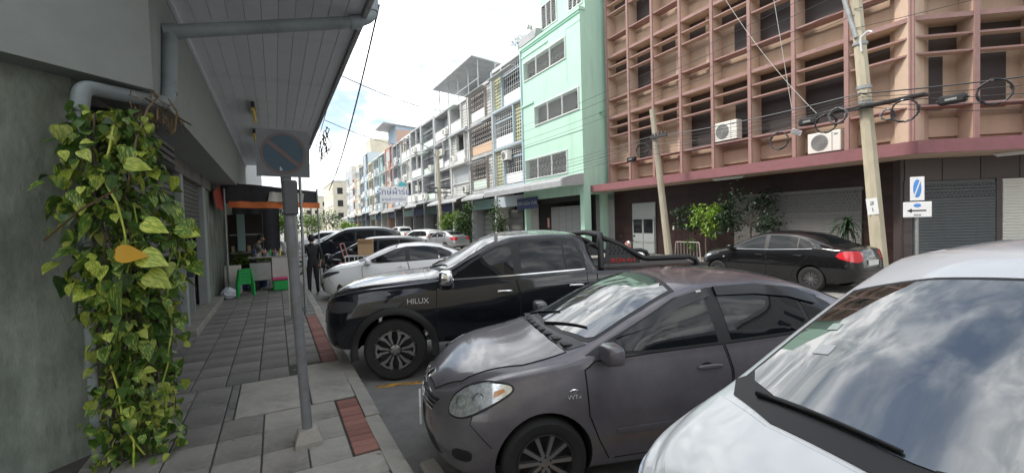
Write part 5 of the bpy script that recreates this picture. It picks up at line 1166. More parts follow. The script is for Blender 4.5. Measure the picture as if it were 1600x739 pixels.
# ---- the variegated vine on the left corner
rn = random.Random(11)
PV = empty('climbing_vine', (-1.0, 4.55, SW), 0, 'variegated climbing vine with heart shaped leaves growing up the corner drainpipe', 'plant')
LM = [leaf_mesh('leaf', 'leaf_pothos', 'heart', .22, .4), leaf_mesh('leaf', 'leaf_pothos', 'heart', .35, .6), leaf_mesh('leaf', 'leaf_lime', 'heart', .28, .5), leaf_mesh('leaf', 'leaf_green', 'heart', .3, .45)]
def vine_c(z):
    """centre line and half widths of the vine mass at a height"""
    cx = np.interp(z, [0, .6, 1.2, 1.7, 2.1, 2.6, 3.0], [-1.02, -1.03, -1.02, -1.02, -1.10, -1.12, -1.12]); cy = np.interp(z, [0, .8, 1.8, 3.0], [4.52, 4.55, 4.55, 4.70])
    wx = np.interp(z, [0, .6, 1.2, 1.6, 2.0, 2.5, 2.9, 3.05], [.30, .30, .30, .40, .40, .30, .22, .06]); wy = np.interp(z, [0, 1.6, 3.0], [.24, .34, .22]); return cx, cy, wx, wy
toC = Vector((0, 0, 1.95))
for i in range(285):
    z = rn.uniform(.15, 2.72) if rn.random() < .7 else rn.uniform(1.2, 2.5); cx, cy, wx, wy = vine_c(z); a = rn.uniform(-2.9, .9); k = rn.uniform(.65, 1.12)
    p = Vector((cx+wx*k*math.cos(a), cy+wy*k*math.sin(a), z))
    big = np.interp(z, [0, .9, 1.5, 2.0, 2.6, 3.0], [.07, .085, .115, .12, .10, .085]); s_ = big*rn.choice((.6, .75, .9, 1.0, 1.2, 1.5))
    o = link('leaf', LM[rn.choice((0, 0, 1, 1, 2, 2, 3))], PV)
    face = math.atan2(math.sin(a), math.cos(a))
    o.matrix_local = Matrix.Translation(p-Vector((-1.0, 4.55, 0))-Vector((0,0,SW))+Vector((0,0,SW))) @ leaf_rot(rn, (-85, -8), face) @ Matrix.Scale(s_, 4)
for p, s_, yw, tl, m in (((-.88, 4.18, 1.62), .20, -.5, -20, 'leaf_lime'), ((-1.0, 4.10, 1.64), .18, .15, -4, 'leaf_yellow'), ((-.86, 4.22, 1.86), .17, -.2, -25, 'leaf_lime'), ((-1.15, 4.2, 1.9), .2, -2.2, -50, 'leaf_pothos'), ((-.95, 4.25, 2.30), .16, -.1, -12, 'leaf_lime'), ((-1.02, 4.15, 1.42), .24, -1.5, -60, 'leaf_pothos'), ((-.85, 4.2, 1.48), .19, -.4, -35, 'leaf_lime')):
    o = link('leaf', leaf_mesh('leaf', m, 'heart', .12, .35), PV); o.matrix_local = Matrix.Translation(Vector(p)-Vector((-1.0, 4.55, 0))) @ Matrix.Rotation(yw, 4, 'Z') @ Matrix.Rotation(R(-tl), 4, 'Y') @ Matrix.Rotation(R(58), 4, 'X') @ Matrix.Scale(s_, 4)
def pos_in(rn):
    z = rn.uniform(.02, 2.78); cx, cy, wx, wy = vine_c(z); a = rn.uniform(0, 6.28); k = rn.uniform(.1, 1.0); return Vector((cx+wx*k*math.cos(a)+1.0, cy+wy*k*math.sin(a)-4.55, z))
leafobj(cloud_leaves(rn, 2000, pos_in, .08, 'heart', .3, (-85, 0)), 'inner_foliage', 'leaf_pothos', PV)
leafobj(cloud_leaves(rn, 130, lambda r: Vector((r.uniform(-.1, .22), r.uniform(.2, 1.2), r.uniform(2.78, 3.0))), .10, 'slim', .3, (-80, 0)), 'dry_foliage', 'leaf_dead', PV)
for k in range(44):
    pts = []; ph = rn.uniform(0, 6.28); kk = rn.uniform(.1, .8); z0 = rn.uniform(-.02, .4); z1 = rn.uniform(1.2, 2.75)
    for z in np.linspace(z0, z1, 14):
        cx, cy, wx, wy = vine_c(z); ph += rn.uniform(-.4, .4); pts.append((cx+wx*kk*math.cos(ph)+1.0, cy+wy*kk*math.sin(ph)-4.55, z))
    MB().tube(pts, rn.uniform(.004, .009), 5).build('stem', 'bark' if k % 3 else 'leaf_lime', PV, 60)
for pts in ([(.0,-.1,2.1),(.08,-.12,2.5),(.12,.1,2.8),(.16,.3,2.95),(.1,.5,3.0)], [(.2,.5,2.98),(.27,.4,2.85),(.26,.3,2.65)], [(.05,.4,2.95),(.22,.6,2.86),(.33,.7,2.8)], [(-.4,-.35,1.75),(-.2,-.38,1.95),(-.02,-.3,2.1)]): MB().tube(pts, .008, 5).build('stem', 'leaf_dead', PV, 60)
for k in range(16):
    o = link('fallen_leaf', leaf_mesh('fallen_leaf', rn.choice(('leaf_dead', 'leaf_dead', 'leaf_yellow', 'leaf_green')), 'oval', .1, .1)); o.matrix_world = Matrix.Translation((rn.uniform(-1.1, .7), rn.uniform(3.4, 7.5), SW+.012)) @ Matrix.Rotation(rn.uniform(0, 6), 4, 'Z') @ Matrix.Scale(rn.uniform(.03, .07), 4); tag(o, 'small fallen leaf lying on the pavement slabs', 'leaf', 'fallen leaves on the pavement')
# ---- trees and shrubs
def tree(name, loc, h, crown, n, size, m, label, kind='oval', trunk=.05, seed=1, clumps=9, cat='tree', group=None, lean=0):
    rn = random.Random(seed); t = empty(name, loc, rn.uniform(0, 6), label, cat, group); rx, ry, rz, cz = crown
    top = Vector((lean, 0, cz)); tp = [(0,0,0), (lean*.3+.03, .02, cz*.4), tuple(top)]
    MB().tube(tp, [trunk, trunk*.8, trunk*.45], 8).build('trunk', 'bark', t, 60)
    cl = []
    for k in range(clumps):
        a = rn.uniform(0, 6.28); u = rn.uniform(-.9, .9); q = math.sqrt(1-u*u)*rn.uniform(.45, .95); cl.append(top+Vector((rx*q*math.cos(a), ry*q*math.sin(a), rz*u*.9)))
    mb = MB()
    for c in cl: mb.tube([tuple(top*.8), tuple(top*.35+c*.65), tuple(c)], [trunk*.35, trunk*.2, trunk*.08], 5)
    mb.build('limbs', 'bark', t, 60)
    def pos(r):
        c = cl[r.randrange(len(cl))]; return c+Vector((r.gauss(0, rx*.23), r.gauss(0, ry*.23), r.gauss(0, rz*.22)))
    leafobj(cloud_leaves(rn, n, pos, size, kind, .2, (-60, 50)), 'crown', m, t); return t
tree('shrub_tree', (14.6, 11.7, SW), 2.4, (.62, .62, .6, 1.6), 1000, .15, 'leaf_bright', 'bright yellow-green shrub tree in front of the maroon tiled wall', 'oval', .035, 3)
tree('shrub_tree', (15.1, 10.2, SW), 2.6, (.9, 1.1, .9, 1.75), 1600, .14, 'leaf_deep', 'dark dusty shrub tree against the grey shutter', 'oval', .04, 4, 12)
tree('shrub_tree', (15.3, 13.1, SW), 2.2, (.7, .6, .5, 1.7), 420, .16, 'leaf_deep', 'sparse dark bush on the maroon wall left of the bright shrub', 'oval', .03, 5)
def palm(loc, label, n=80, seed=2):
    rn = random.Random(seed); t = empty('dracaena', loc, 0, label, 'plant'); MB().tube([(0,0,0),(.05,.02,.7),(-.02,0,1.35)], [.04,.035,.03], 7).build('trunk', 'bark', t, 60)
    me = bpy.data.meshes.new('leaf'); vs = []; fs = []
    for i in range(8):
        u = i/7; w = .028*(1-u**2)+.003; x = .62*u*(1-.25*u); z = .30*u-.75*u*u; vs += [(x, w, z), (x, -w, z)]
        if i: fs.append((2*i-2, 2*i-1, 2*i+1, 2*i))
    me.from_pydata(vs, [], fs); me.materials.append(MATS['leaf_deep']); [setattr(p, 'use_smooth', True) for p in me.polygons]
    for k in range(n):
        o = link('leaf', me, t); o.matrix_local = Matrix.Translation((0, 0, 1.15+rn.uniform(0, .35))) @ Matrix.Rotation(rn.uniform(0, 6.28), 4, 'Z') @ Matrix.Rotation(R(-rn.uniform(-25, 65)), 4, 'Y') @ Matrix.Scale(rn.uniform(.7, 1.15), 4)
palm((14.9, 7.05, SW), 'dracaena with drooping narrow leaves beside the concrete pole')
GRP = None
tree('shrub', (12.9, 35.2, SW), 3, (.95, .9, 1.0, 1.9), 800, .26, 'leaf_bright', 'light green bush on the far pavement beside the crossarm pole', 'oval', .05, 6, 10, 'shrub')
tree('shrub', (12.9, 31.9, SW), 3.4, (.7, .7, 1.2, 2.0), 900, .22, 'leaf_green', 'upright dark green bush right of the light green one', 'oval', .05, 7, 12, 'shrub')
tree('shrub', (13.0, 26.4, SW), 3.2, (.6, .6, 1.1, 1.9), 500, .22, 'leaf_green', 'thin bush before the navy banner under the corrugated awning', 'oval', .05, 8, 9, 'shrub')
tree('terrace_plant', (14.9, 24.3, 13.1), 1.5, (.5, .6, .6, .9), 260, .2, 'leaf_green', 'spiky plant on the roof ledge of the green house', 'slim', .03, 9, 6, 'plant'); tree('terrace_plant', (14.9, 26.4, 12.9), 1.3, (.5, .6, .5, .7), 240, .2, 'leaf_green', 'low plant on the blue grille house roof', 'slim', .03, 10, 6, 'plant')
ib = MB().prism([(-.9, .0), (.9, .0), (1.1, .5), (-1.1, .5)], -.35, .35, 'y'); t = tag(ib.build('roof_planter', 'render_grey'), 'sloped grey planter at the roof corner of the green house', 'planter'); t.location = (14.85, 24.6, 13.15); t.rotation_euler = (0, 0, R(90))
for i, (x, y, r, h, m, lab) in enumerate(((-.2, 62, 1.8, 3.6, 'leaf_bright', 'pale green tree by the far kerb on the left'), (1.2, 74, 2.2, 4.2, 'leaf_green', 'round green tree by the far kerb past the pale one'), (4.8, 84, 2.4, 3.6, 'leaf_bright', 'yellow-green low tree far down the street'), (8.6, 92, 2.6, 4.4, 'leaf_green', 'dark green tree before the far white block'), (2.5, 105, 3.4, 6.2, 'leaf_deep', 'large dark tree closing the street'), (-3.0, 96, 3, 5, 'leaf_green', 'green tree at the far left street end'), (9.6, 70, 1.6, 1.8, 'leaf_bright', 'clipped lime hedge by the far terrace'))):
    tree('street_tree', (x, y, 0), h, (r, r, r*.75, h*.75), 900, .42, m, lab, 'oval', .12, 20+i, 14)
# potted plant by the pole and green herbs at the stall
tree('potted_plant', (14.0, 12.0, SW), 1, (.25, .25, .28, .6), 160, .12, 'leaf_green', 'small potted plant inside the rusty metal barrier', 'oval', .015, 33, 6, 'plant')

# ================================================================ poles and wires
def pole(name, base, top, r0, r1, m, label, octa=10):
    t = empty(name, base, 0, label, 'utility pole'); b = Vector(base); d = Vector(top)-b
    MB().tube([(0,0,0), tuple(d*.5), tuple(d)], [r0, (r0+r1)/2, r1], octa).build('shaft', m, t, 30); return t
P1b, P1t = (13.85, 12.9, 0), (13.85, 13.75, 6.55)
P1b = (13.85, 12.85, SW); P1t = (13.85, 13.62, 6.35)
p1 = pole('wooden_pole', P1b, P1t, .15, .105, 'pole_wood', 'weathered timber utility pole leaning before the pink building')
MB().box(-.04, .04, -.75, .12, -.05, .05, Matrix.Translation((-.14, .62, 5.0)), c=.01).build('crossarm', 'trim_grey', p1)
mb = MB()
for k in range(5): mb.lathe([(.03, 0), (.045, .03), (.03, .06), (.045, .09), (.02, .12)], Matrix.Translation((-.14, -.05+k*.17, 5.05)), 8)
mb.build('insulators', 'trim_grey', p1)
P2b, P2t = (13.75, 5.74, SW), (13.75, 6.36, 8.6)
p2 = pole('concrete_pole', P2b, P2t, .185, .13, 'pole_conc', 'tall buff concrete utility pole hung with cable coils', 8)
def alongp(z): t = (z-P2b[2])/(P2t[2]-P2b[2]); return Vector(P2b).lerp(Vector(P2t), t)-Vector(P2b)
q = alongp(2.05); ca = MB().box(-.002, .0, -.115, .115, -.21, .21).build('number_card', 'panel_white', p2); ca.location = q+Vector((-.172, -.02, 0)); ca.rotation_euler = (R(-6), 0, R(14))
text('card_letters', 'ส', .16, 'black_plain', ca, face_M((-.004, 0, .08), (0, -1, 0))); text('card_letters', '1', .14, 'black_plain', ca, face_M((-.004, 0, -.09), (0, -1, 0)))
q = alongp(6.55); MB().tube(bend([tuple(q+Vector((-.15, .0, -.1))), tuple(q+Vector((-.16, .12, .4))), tuple(q+Vector((-.2, .5, 2.0)))], .1), .055, 8).build('conduit', 'galv', p2, 40)
MB().tube(bend([tuple(q+Vector((-.15,-.12,-.5))), tuple(q+Vector((-.17,-.1,-.15))), tuple(q+Vector((-.17,-.28,-.02))), tuple(q+Vector((-.17,-.36,-.1)))], .06), .025, 6).build('hook', 'white_bar', p2, 40)
for z in (6.3, 5.15, 4.75): q = alongp(z); MB().lathe([(.155, -.04), (.17, -.04), (.17, .04), (.155, .04)], Matrix.Translation(q), 12).build('band', 'galv', p2)
q = alongp(4.62); MB().box(-.3, .0, -1.3, 1.1, -.03, .03, Matrix.Translation(q+Vector((-.02, .0, 0))), c=.008).build('cable_bracket', 'trim_black', p2)
P3b, P3t = (13.2, 38.6, SW), (13.2, 38.9, 8.6)
p3 = pole('concrete_pole', P3b, P3t, .2, .14, 'pole_conc', 'concrete pole with crossarms standing before the terrace', 8)
for z in (5.0, 4.6): MB().box(-1.1, 1.1, -.05, .05, -.06, .06, Matrix.Translation((0, .2, z))).build('crossarm', 'trim_grey', p3)
MB().tube(bend([(0,.3,7.6),(-.8,.25,8.6),(-2.6,.2,9.3)], .5), .04, 6).build('lamp_arm', 'galv', p3, 40); MB().ell((-2.8,.2,9.28), .3, .12, .08, n=10, m=6).build('lamp_head', 'ac_white', p3, 50)
def wire(a, b, sag, r, m, label, group=None, n=22):
    a = Vector(a); b = Vector(b); mb = MB().tube([tuple(a.lerp(b, t)-Vector((0,0,sag*4*t*(1-t)))-a) for t in np.linspace(0, 1, n)], r, 5)
    o = mb.build('overhead_cable', m, None, 60); o.location = a; tag(o, label, 'cable', group); return o
T1 = lambda z, dx=0: Vector(P1b).lerp(Vector(P1t), (z-SW)/(P1t[2]-SW))+Vector((dx-.12, 0, 0)); T2 = lambda z, dx=0: Vector(P2b).lerp(Vector(P2t), (z-SW)/(P2t[2]-SW))+Vector((dx-.15, 0, 0)); T3 = lambda z, dx=0: Vector((13.1+dx, 38.7, z))
gA = 'power lines between the terrace pole and the concrete pole'
for k, (z3, z2, dx) in enumerate(((8.2, 8.1, 0), (7.8, 7.7, -.1), (7.3, 7.35, .1), (6.9, 7.05, 0))): wire(T3(z3, dx), T2(z2, dx), .55, .008, 'cable', 'thin black power line slanting across the pink grid to the concrete pole', gA)
gB = 'telephone cables between the terrace pole and the timber pole'
for k in range(7): wire(T3(5.2-k*.14, -.6+k*.2), T1(5.25-k*.1, -.05*k), .35+.1*(k % 3), .007 if k else .013, 'cable' if k % 2 else 'cable_grey', 'telephone cable sagging before the green house towards the timber pole', gB)
gC = 'telephone cables between the timber pole and the concrete pole'
for k in range(8): wire(T1(5.2-k*.1, -.04*k), T2(5.0-k*.07, -.03*k), .10+.05*(k % 4), .016 if k == 0 else .007, 'cable' if k % 3 else 'cable_grey', 'telephone cable between the timber pole and the concrete pole', gC)
gD = 'telephone cables leaving the concrete pole to the right'
for k in range(5): wire(T2(4.98-k*.09, -.02*k), (14.4+.2*k, -8, 5.0-.1*k), .6+.12*k, .017 if k == 0 else .008, 'cable', 'telephone cable running from the concrete pole out of the right picture edge', gD)
gE = 'upper power lines leaving the concrete pole to the right'
for k in range(3): wire(T2(7.7-k*.5), (15.2, -10, 8.0-k*.5), .5, .008, 'cable', 'power line running from the concrete pole top to the right picture edge', gE)
wire((14.9, 9.4, 10.6), (13.7, 7.9, 4.85), -.0, .009, 'cable_white', 'pale loose cable hanging down the pink grid above the coils'); wire((15.4, 11.5, 10.4), (14.0, 7.4, 4.8), .25, .008, 'cable_white', 'pale loose cable slanting across the dark windows to the coils')
wire((1.22, 5.55, 4.6), (1.45, 14.2, 3.05), .25, .012, 'cable', 'black cable hanging from the canopy drain elbow across the sky'); wire((1.2, 9.0, 4.8), (14.4, 30, 11.5), 1.0, .010, 'cable_grey', 'thin grey wire crossing the sky from the canopy to the terrace'); wire((1.2, 12.0, 4.6), (14.4, 44, 11.2), .9, .010, 'cable_grey', 'second thin grey wire crossing the sky lower towards the terrace'); wire((1.18, 3.0, 5.8), (1.3, 16.0, 4.6), .1, .01, 'cable_grey', 'grey wire running along above the canopy edge')
# coils and splice boxes on the cables
def coil(c, r, label, m='cable', n=4):
    rn = random.Random(int(r*1000+c[1]*10)); t = empty('cable_coil', c, 0, label, 'cable coil'); nrm = frame((-1, rn.uniform(-.4, -.1), 0)) @ Matrix.Rotation(R(90), 4, 'Y')
    for k in range(n):
        pts = [nrm @ Vector(((r+rn.gauss(0, .012))*math.cos(a), (r+rn.gauss(0, .012))*math.sin(a), (k-1.5)*.022)) for a in np.linspace(0, 2*math.pi, 26)]
        MB().tube(pts, .013, 5).build('loop', m, t, 60)
    for k in range(3): a = 1.2+k*2.1; q = nrm @ Vector((r*math.cos(a), r*math.sin(a), 0)); MB().ell(q, .022, .04, .022, n=8, m=6).build('tie', 'white_bar' if k % 2 else 'trim_grey', t)
def boxc(c, label, rz=0):
    t = empty('splice_box', c, rz, label, 'splice box'); MB().box(-.09, .09, -.24, .24, -.1, .1, c=.04).build('shell', 'trim_black', t, 40); MB().box(-.098, -.091, -.1, .1, -.03, .02).build('label_strip', 'ac_grille', t); MB().tube([(0,-.28,.0),(0,.28,.0)], .022, 6).build('gland', 'trim_black', t)
coil((13.35, 8.1, 4.10), .25, 'brown-black cable coil left of the cream air conditioner', 'trim_grey'); coil((13.4, 6.85, 4.35), .24, 'tangled cable coil just left of the concrete pole'); coil((13.38, 6.55, 4.5), .2, 'smaller tangled coil touching the concrete pole', 'cable_grey'); coil((13.4, 5.45, 4.28), .13, 'smallest cable coil just right of the concrete pole', 'cable_grey'); coil((13.4, 5.12, 4.30), .26, 'large cable coil right of the concrete pole'); coil((13.45, 3.62, 4.35), .26, 'round cable coil at far right beyond the black splice box')
boxc((13.4, 7.3, 4.50), 'black splice box above the cream air conditioner'); boxc((13.45, 4.28, 4.36), 'black splice box between the two large coils on the right'); boxc((13.6, 14.6, 4.45), 'black splice box left of the timber pole'); coil((13.6, 13.95, 4.75), .26, 'black cable coil at the timber pole crossarm')
t = empty('cable_tag', (13.38, 7.62, 4.26), 0, 'white striped cable tag cluster beside the coils', 'cable tag'); MB().box(-.02, .02, -.14, .14, -.07, .07, Matrix.Rotation(R(25), 4, 'X')).build('tag_plate', 'panel_white', t)
for k in range(4): MB().box(-.03, -.022, -.13, .13, -.06+k*.035, -.045+k*.035, Matrix.Rotation(R(25), 4, 'X')).build('stripe', 'trim_black', t)
# tangle at the canopy edge
for k in range(5):
    rr = random.Random(k); c = Vector((1.2, 11.5+k*.5, 4.05)); pts = [tuple(c+Vector((rr.gauss(0, .03), .16*math.cos(a)+rr.gauss(0, .03), .28*math.sin(a)))) for a in np.linspace(0, 6.0, 14)]
    o = MB().tube(pts, .012, 5).build('hanging_wire_loop', 'cable', None, 60); tag(o, 'tangled black wire loop hanging from the canopy edge', 'cable', 'wire loops at the canopy edge')
# ================================================================ street furniture on the right
t = empty('street_sign', (13.75, 5.02, SW), R(-62), 'small white and blue direction signs on a grey post at the corner', 'road sign')
MB().tube([(0,0,0),(0,0,2.42)], .035, 10).build('post', 'galv', t, 40)
a_ = MB().box(-.13, .13, -.06, -.045, 1.98, 2.55, c=.004).build('upper_plate', 'panel_white', t); b_ = MB().box(-.26, .26, -.065, -.05, 1.58, 1.95, c=.01).build('lower_plate', 'panel_white', t)
MB().ell((.0, -.062, 2.27), .075, .004, .22, n=20, m=10).build('blue_mark', 'blue_ink', a_); MB().box(-.012, .012, -.07, -.066, -.19, .19, Matrix.Translation((0, 0, 2.27)) @ Matrix.Rotation(R(16), 4, 'Y')).build('white_stroke', 'panel_white', a_)
MB().prism([(-.19,1.74),(-.10,1.79),(-.10,1.755),(.16,1.755),(.16,1.725),(-.10,1.725),(-.10,1.69)], -.069, -.066, 'y').build('arrow', 'black_plain', b_); MB().ell((.0,-.067,1.865), .07, .003, .045, n=16, m=8).build('blue_emblem', 'blue_ink', b_); text('letters', 'ซอย', .08, 'black_plain', b_, face_M((.0, -.067, 1.635), (1, 0, 0)), .003)
t = empty('metal_barrier', (14.0, 12.1, SW), R(-90), 'low rusty metal crowd barrier in front of the maroon wall', 'barrier')
MB().tube(bend([(-.62,0,0),(-.55,0,.78),(.55,0,.78),(.62,0,0)], .05), .022, 7).build('hoop', 'rust_screen', t, 50); MB().tube([(-.6,0,.2),(.6,0,.2)], .016, 6).build('rail', 'rust_screen', t)
for k in range(7): x = -.45+k*.15; MB().tube([(x,0,.2),(x,0,.78)], .011, 5).build('bar', 'rust_screen', t)
# ---- motorbikes
def motorbike(loc, rz, m, label, group=None):
    t = empty('motorbike', loc, rz, label, 'motorbike', group)
    for x in (-.62, .62):
        Q = Matrix.Translation((x, 0, .29)) @ Matrix.Rotation(R(90), 4, 'X'); w = MB().lathe([(.22,-.04),(.27,-.045),(.29,0),(.27,.045),(.22,.04)], Q, 24).build('wheel', 'tyre', t, 40); mb = MB()
        for k in range(8): a = k*math.pi/4; mb.tube([tuple(Q @ Vector((.02*math.cos(a), .02*math.sin(a), 0))), tuple(Q @ Vector((.23*math.cos(a), .23*math.sin(a), 0)))], .007, 4)
        mb.lathe([(.22,-.02),(.235,-.02),(.235,.02),(.22,.02)], Q, 24); mb.build('spokes', 'alloy', w)
    MB().tube([(-.62,.06,.29),(-.48,.06,.66),(-.42,0,.92)], .022, 7).build('fork', 'chrome', t, 50); MB().tube([(-.62,-.06,.29),(-.48,-.06,.66),(-.42,0,.92)], .022, 7).build('fork', 'chrome', t, 50)
    MB().ell((-.40,0,.80), .12, .13, .20, n=14, m=9, p=.8).build('front_shield', m, t, 60); MB().ell((-.02,0,.55), .32, .09, .10, n=14, m=9, p=.8).build('frame_cover', m, t, 60); MB().ell((.34,0,.68), .36, .12, .10, n=14, m=9, p=.8).build('tail_body', m, t, 60)
    MB().ell((.26,0,.79), .38, .13, .055, n=14, m=8, p=.8).build('seat', 'trim_black', t, 60); MB().ell((-.02,0,.33), .17, .12, .12, n=10, m=8, p=.8).build('engine', 'alloy_dark', t, 60)
    MB().tube([(-.36,-.32,1.0),(-.42,-.1,.96),(-.42,.1,.96),(-.36,.32,1.0)], .016, 6).build('handlebar', 'trim_black', t, 50); MB().ell((-.50,0,.92), .07, .09, .08, n=10, m=7).build('headlamp', 'lens_clear', t, 60); MB().ell((.70,0,.70), .04, .08, .04, n=8, m=6).build('tail_lamp', 'lens_red', t, 60)
    for s_ in (1, -1): MB().tube([(-.40,s_*.25,1.0),(-.38,s_*.30,1.18)], .007, 5).build('mirror_stalk', 'trim_black', t); MB().ell((-.38,s_*.32,1.20), .02, .06, .04, n=8, m=6).build('mirror', 'trim_black', t, 60)
    MB().tube([(.1,-.14,.30),(.6,-.16,.33),(.78,-.16,.40)], .035, 8).build('exhaust', 'alloy_dark', t, 50); MB().tube([(.05,.1,.3),(.0,.22,.0)], .012, 5).build('side_stand', 'trim_black', t)
motorbike((1.75, 16.9, 0), R(-75), 'paint_navy', 'dark motorbike parked by the kerb behind the white sedan nose')
for i, (x, y, rz, m, lab) in enumerate(((5.6, 27.6, 60, 'paint_navy', 'navy motorbike leftmost in the row beyond the hatchback'), (6.3, 27.9, 65, 'panel_red', 'red motorbike in the middle of the motorbike row'), (7.0, 28.2, 62, 'paint_navy', 'dark motorbike right of the red one in the row'), (7.7, 28.5, 66, 'blue_ink', 'blue motorbike rightmost in the row beyond the hatchback'))): motorbike((x, y, 0), R(rz), m, lab)
motorbike((13.0, 14.6, 0), R(80), 'panel_red', 'red motorbike standing beside the timber pole')
motorbike((.1, 18.6, SW), R(15), 'paint_white', 'pale motorbike standing behind the food stall')
# ---- hand cart with box
t = empty('hand_cart', (2.55, 16.0, 0), R(-20), 'white and red wire hand cart carrying boxes behind the white sedan', 'hand cart')
mb = MB()
for x in (-.45, -.15, .15, .45):
    for y in (-.28, .28): mb.tube([(x,y,.3),(x,y,.95)], .016, 5)
for z in (.35, .95):
    for y in (-.28, .28): mb.tube([(-.48,y,z),(.48,y,z)], .016, 5)
    for x in (-.48, .48): mb.tube([(x,-.28,z),(x,.28,z)], .016, 5)
mb.build('basket', 'white_bar', t); MB().tube([(-.48,-.28,.9),(-.6,-.28,1.38),(-.6,.28,1.38),(-.48,.28,.9)], .02, 6).build('handle', 'panel_red', t)
MB().box(-.5,.5,-.3,.3,.26,.32).build('deck', 'panel_red', t)
for x in (-.35,.35):
    for y in (-.25,.25): MB().lathe([(.02,-.03),(.12,-.03),(.12,.03),(.02,.03)], Matrix.Translation((x,y,.13)) @ Matrix.Rotation(R(90),4,'X'), 14).build('wheel', 'tyre', t)
def carton(loc, sx, sy, sz, rz, lab):
    t = empty('cardboard_box', loc, rz, lab, 'box'); MB().box(-sx/2,sx/2,-sy/2,sy/2,0,sz,c=.006).build('carton', 'cardboard', t); MB().box(-sx/2-.002,sx/2+.002,-.03,.03,.01,sz+.003).build('tape', 'block_white', t)
    for s_ in (1,-1): MB().box(-sx/2,sx/2,0,.2,0,.008, Matrix.Translation((0,s_*sy/2,sz)) @ Matrix.Rotation(R(50 if s_>0 else -50),4,'X') @ Matrix.Scale(s_,4,(0,1,0))).build('flap', 'cardboard', t)
carton((2.72, 15.95, .97), .5, .4, .38, R(-12), 'open brown cardboard box on the wire hand cart')
# ================================================================ the food stall under the canopy
t = t_st = empty('stall_awning', (-1.2, 14.6, 0), 0, 'orange and dark cloth awning strung over the food stall', 'awning')
def sheet(name, m, pts, par, nx=10, ny=6, sagz=.08, seed=0):
    a, b, c, d = [Vector(p) for p in pts]; rr = random.Random(seed); vs = []; fs = []
    for i in range(nx+1):
        for j in range(ny+1):
            u, v = i/nx, j/ny; p = a*(1-u)*(1-v)+b*u*(1-v)+c*u*v+d*(1-u)*v; vs.append(p-Vector((0,0,sagz*math.sin(math.pi*u)*math.sin(math.pi*v)+rr.uniform(0,.02)))-Vector((0, .05*math.sin(u*19), 0)))
    for i in range(nx):
        for j in range(ny): fs.append((i*(ny+1)+j, (i+1)*(ny+1)+j, (i+1)*(ny+1)+j+1, i*(ny+1)+j+1))
    me = bpy.data.meshes.new(name); me.from_pydata([tuple(v) for v in vs], [], fs); me.materials.append(MATS[m]); [setattr(p, 'use_smooth', True) for p in me.polygons]; return link(name, me, par)
sheet('dark_tarp', 'dark_cloth', [(-.1,.2,3.32),(2.35,.1,3.05),(2.35,2.9,2.95),(-.1,2.9,3.2)], t, seed=1); sheet('tarp_front', 'dark_cloth', [(-.1,.15,3.32),(2.35,.05,3.05),(2.35,.0,2.62),(-.1,.1,2.72)], t, seed=2, sagz=.0)
sheet('orange_valance', 'orange_cloth', [(.1,-.05,2.76),(2.4,-.1,2.70),(2.4,-.12,2.54),(.1,-.08,2.58)], t, 16, 2, .02, 3); sheet('red_side', 'red_cloth', [(-.15,-1.0,2.95),(-.1,.1,3.2),(.0,.1,2.5),(-.1,-1.0,2.55)], t, seed=4); sheet('cream_cloth', 'cream_cloth', [(1.1,-.06,3.02),(2.0,-.08,2.98),(1.95,-.16,2.70),(1.05,-.14,2.74)], t, 10, 5, .05, 5)
for x, y in ((0,.0),(2.35,0),(2.35,2.8)): MB().tube([(x,y,SW),(x,y,3.1)], .025, 6).build('pole', 'galv', t)
c = empty('food_cart', (-.15, 15.35, SW), 0, 'stainless steel food cart with a pale side panel beside the vendor', 'food cart')
MB().box(-.55,.0,-.42,.42,.30,.82,c=.01).build('cabinet', 'stainless', c); MB().box(.02,.62,-.42,.42,.28,.95,c=.01).build('counter', 'block_white', c); MB().box(-.58,.66,-.45,.45,.955,.99,c=.004).build('worktop', 'stainless', c); MB().box(-.5,.55,-.2,.4,.995,1.10,c=.01).build('tray_rack', 'trim_grey', c)
for k in range(4): MB().lathe([(.09,0),(.10,.10),(.095,.10),(.085,.01)], Matrix.Translation((-.35+k*.25,-.25,.992)), 14).build('pot', 'stainless', c, 40)
for x in (-.45,.5):
    for y in (-.35,.35): MB().lathe([(.02,-.03),(.14,-.03),(.14,.03),(.02,.03)], Matrix.Translation((x,y,.145)) @ Matrix.Rotation(R(90),4,'X'), 16).build('wheel', 'tyre', c)
rr = random.Random(5)
for k, m in enumerate(('plastic_blue', 'panel_orange', 'cream_cloth', 'plastic_green', 'panel_red', 'lamp_yellow', 'stainless', 'wood_dark')):
    o = MB().lathe([(.03, 0), (.032, .13), (.014, .17), (.014, .21), (.001, .212)], None, 10).build('sauce_bottle', m, None, 40); o.location = (-.55+k*.13, 15.05+rr.uniform(0, .06), SW+.992); tag(o, '%s sauce bottle standing on the front edge of the food cart' % (('blue', 'orange', 'cream', 'green', 'red', 'yellow', 'steel', 'brown')[k],), 'bottle')
for k, (x, y, z, m) in enumerate(((-1.05, 15.7, 0, 'plastic_blue'), (-1.05, 15.7, .3, 'panel_red'), (-1.1, 16.2, 0, 'wood_dark'))):
    t = empty('crate', (x, y, SW+z), R(4*k), ('lower blue crate by the wall behind the sack', 'upper red crate stacked on the blue one', 'dark wooden crate beside the stacked crates')[k], 'crate')
    for s_ in (1, -1):
        for q in range(3): MB().box(-.24, .24, s_*.16-.008, s_*.16+.008, .03+q*.09, .09+q*.09).build('slat', m, t); MB().box(s_*.24-.008, s_*.24+.008, -.15, .15, .03+q*.09, .09+q*.09).build('slat', m, t)
    MB().box(-.24, .24, -.16, .16, 0, .02).build('floor', m, t)
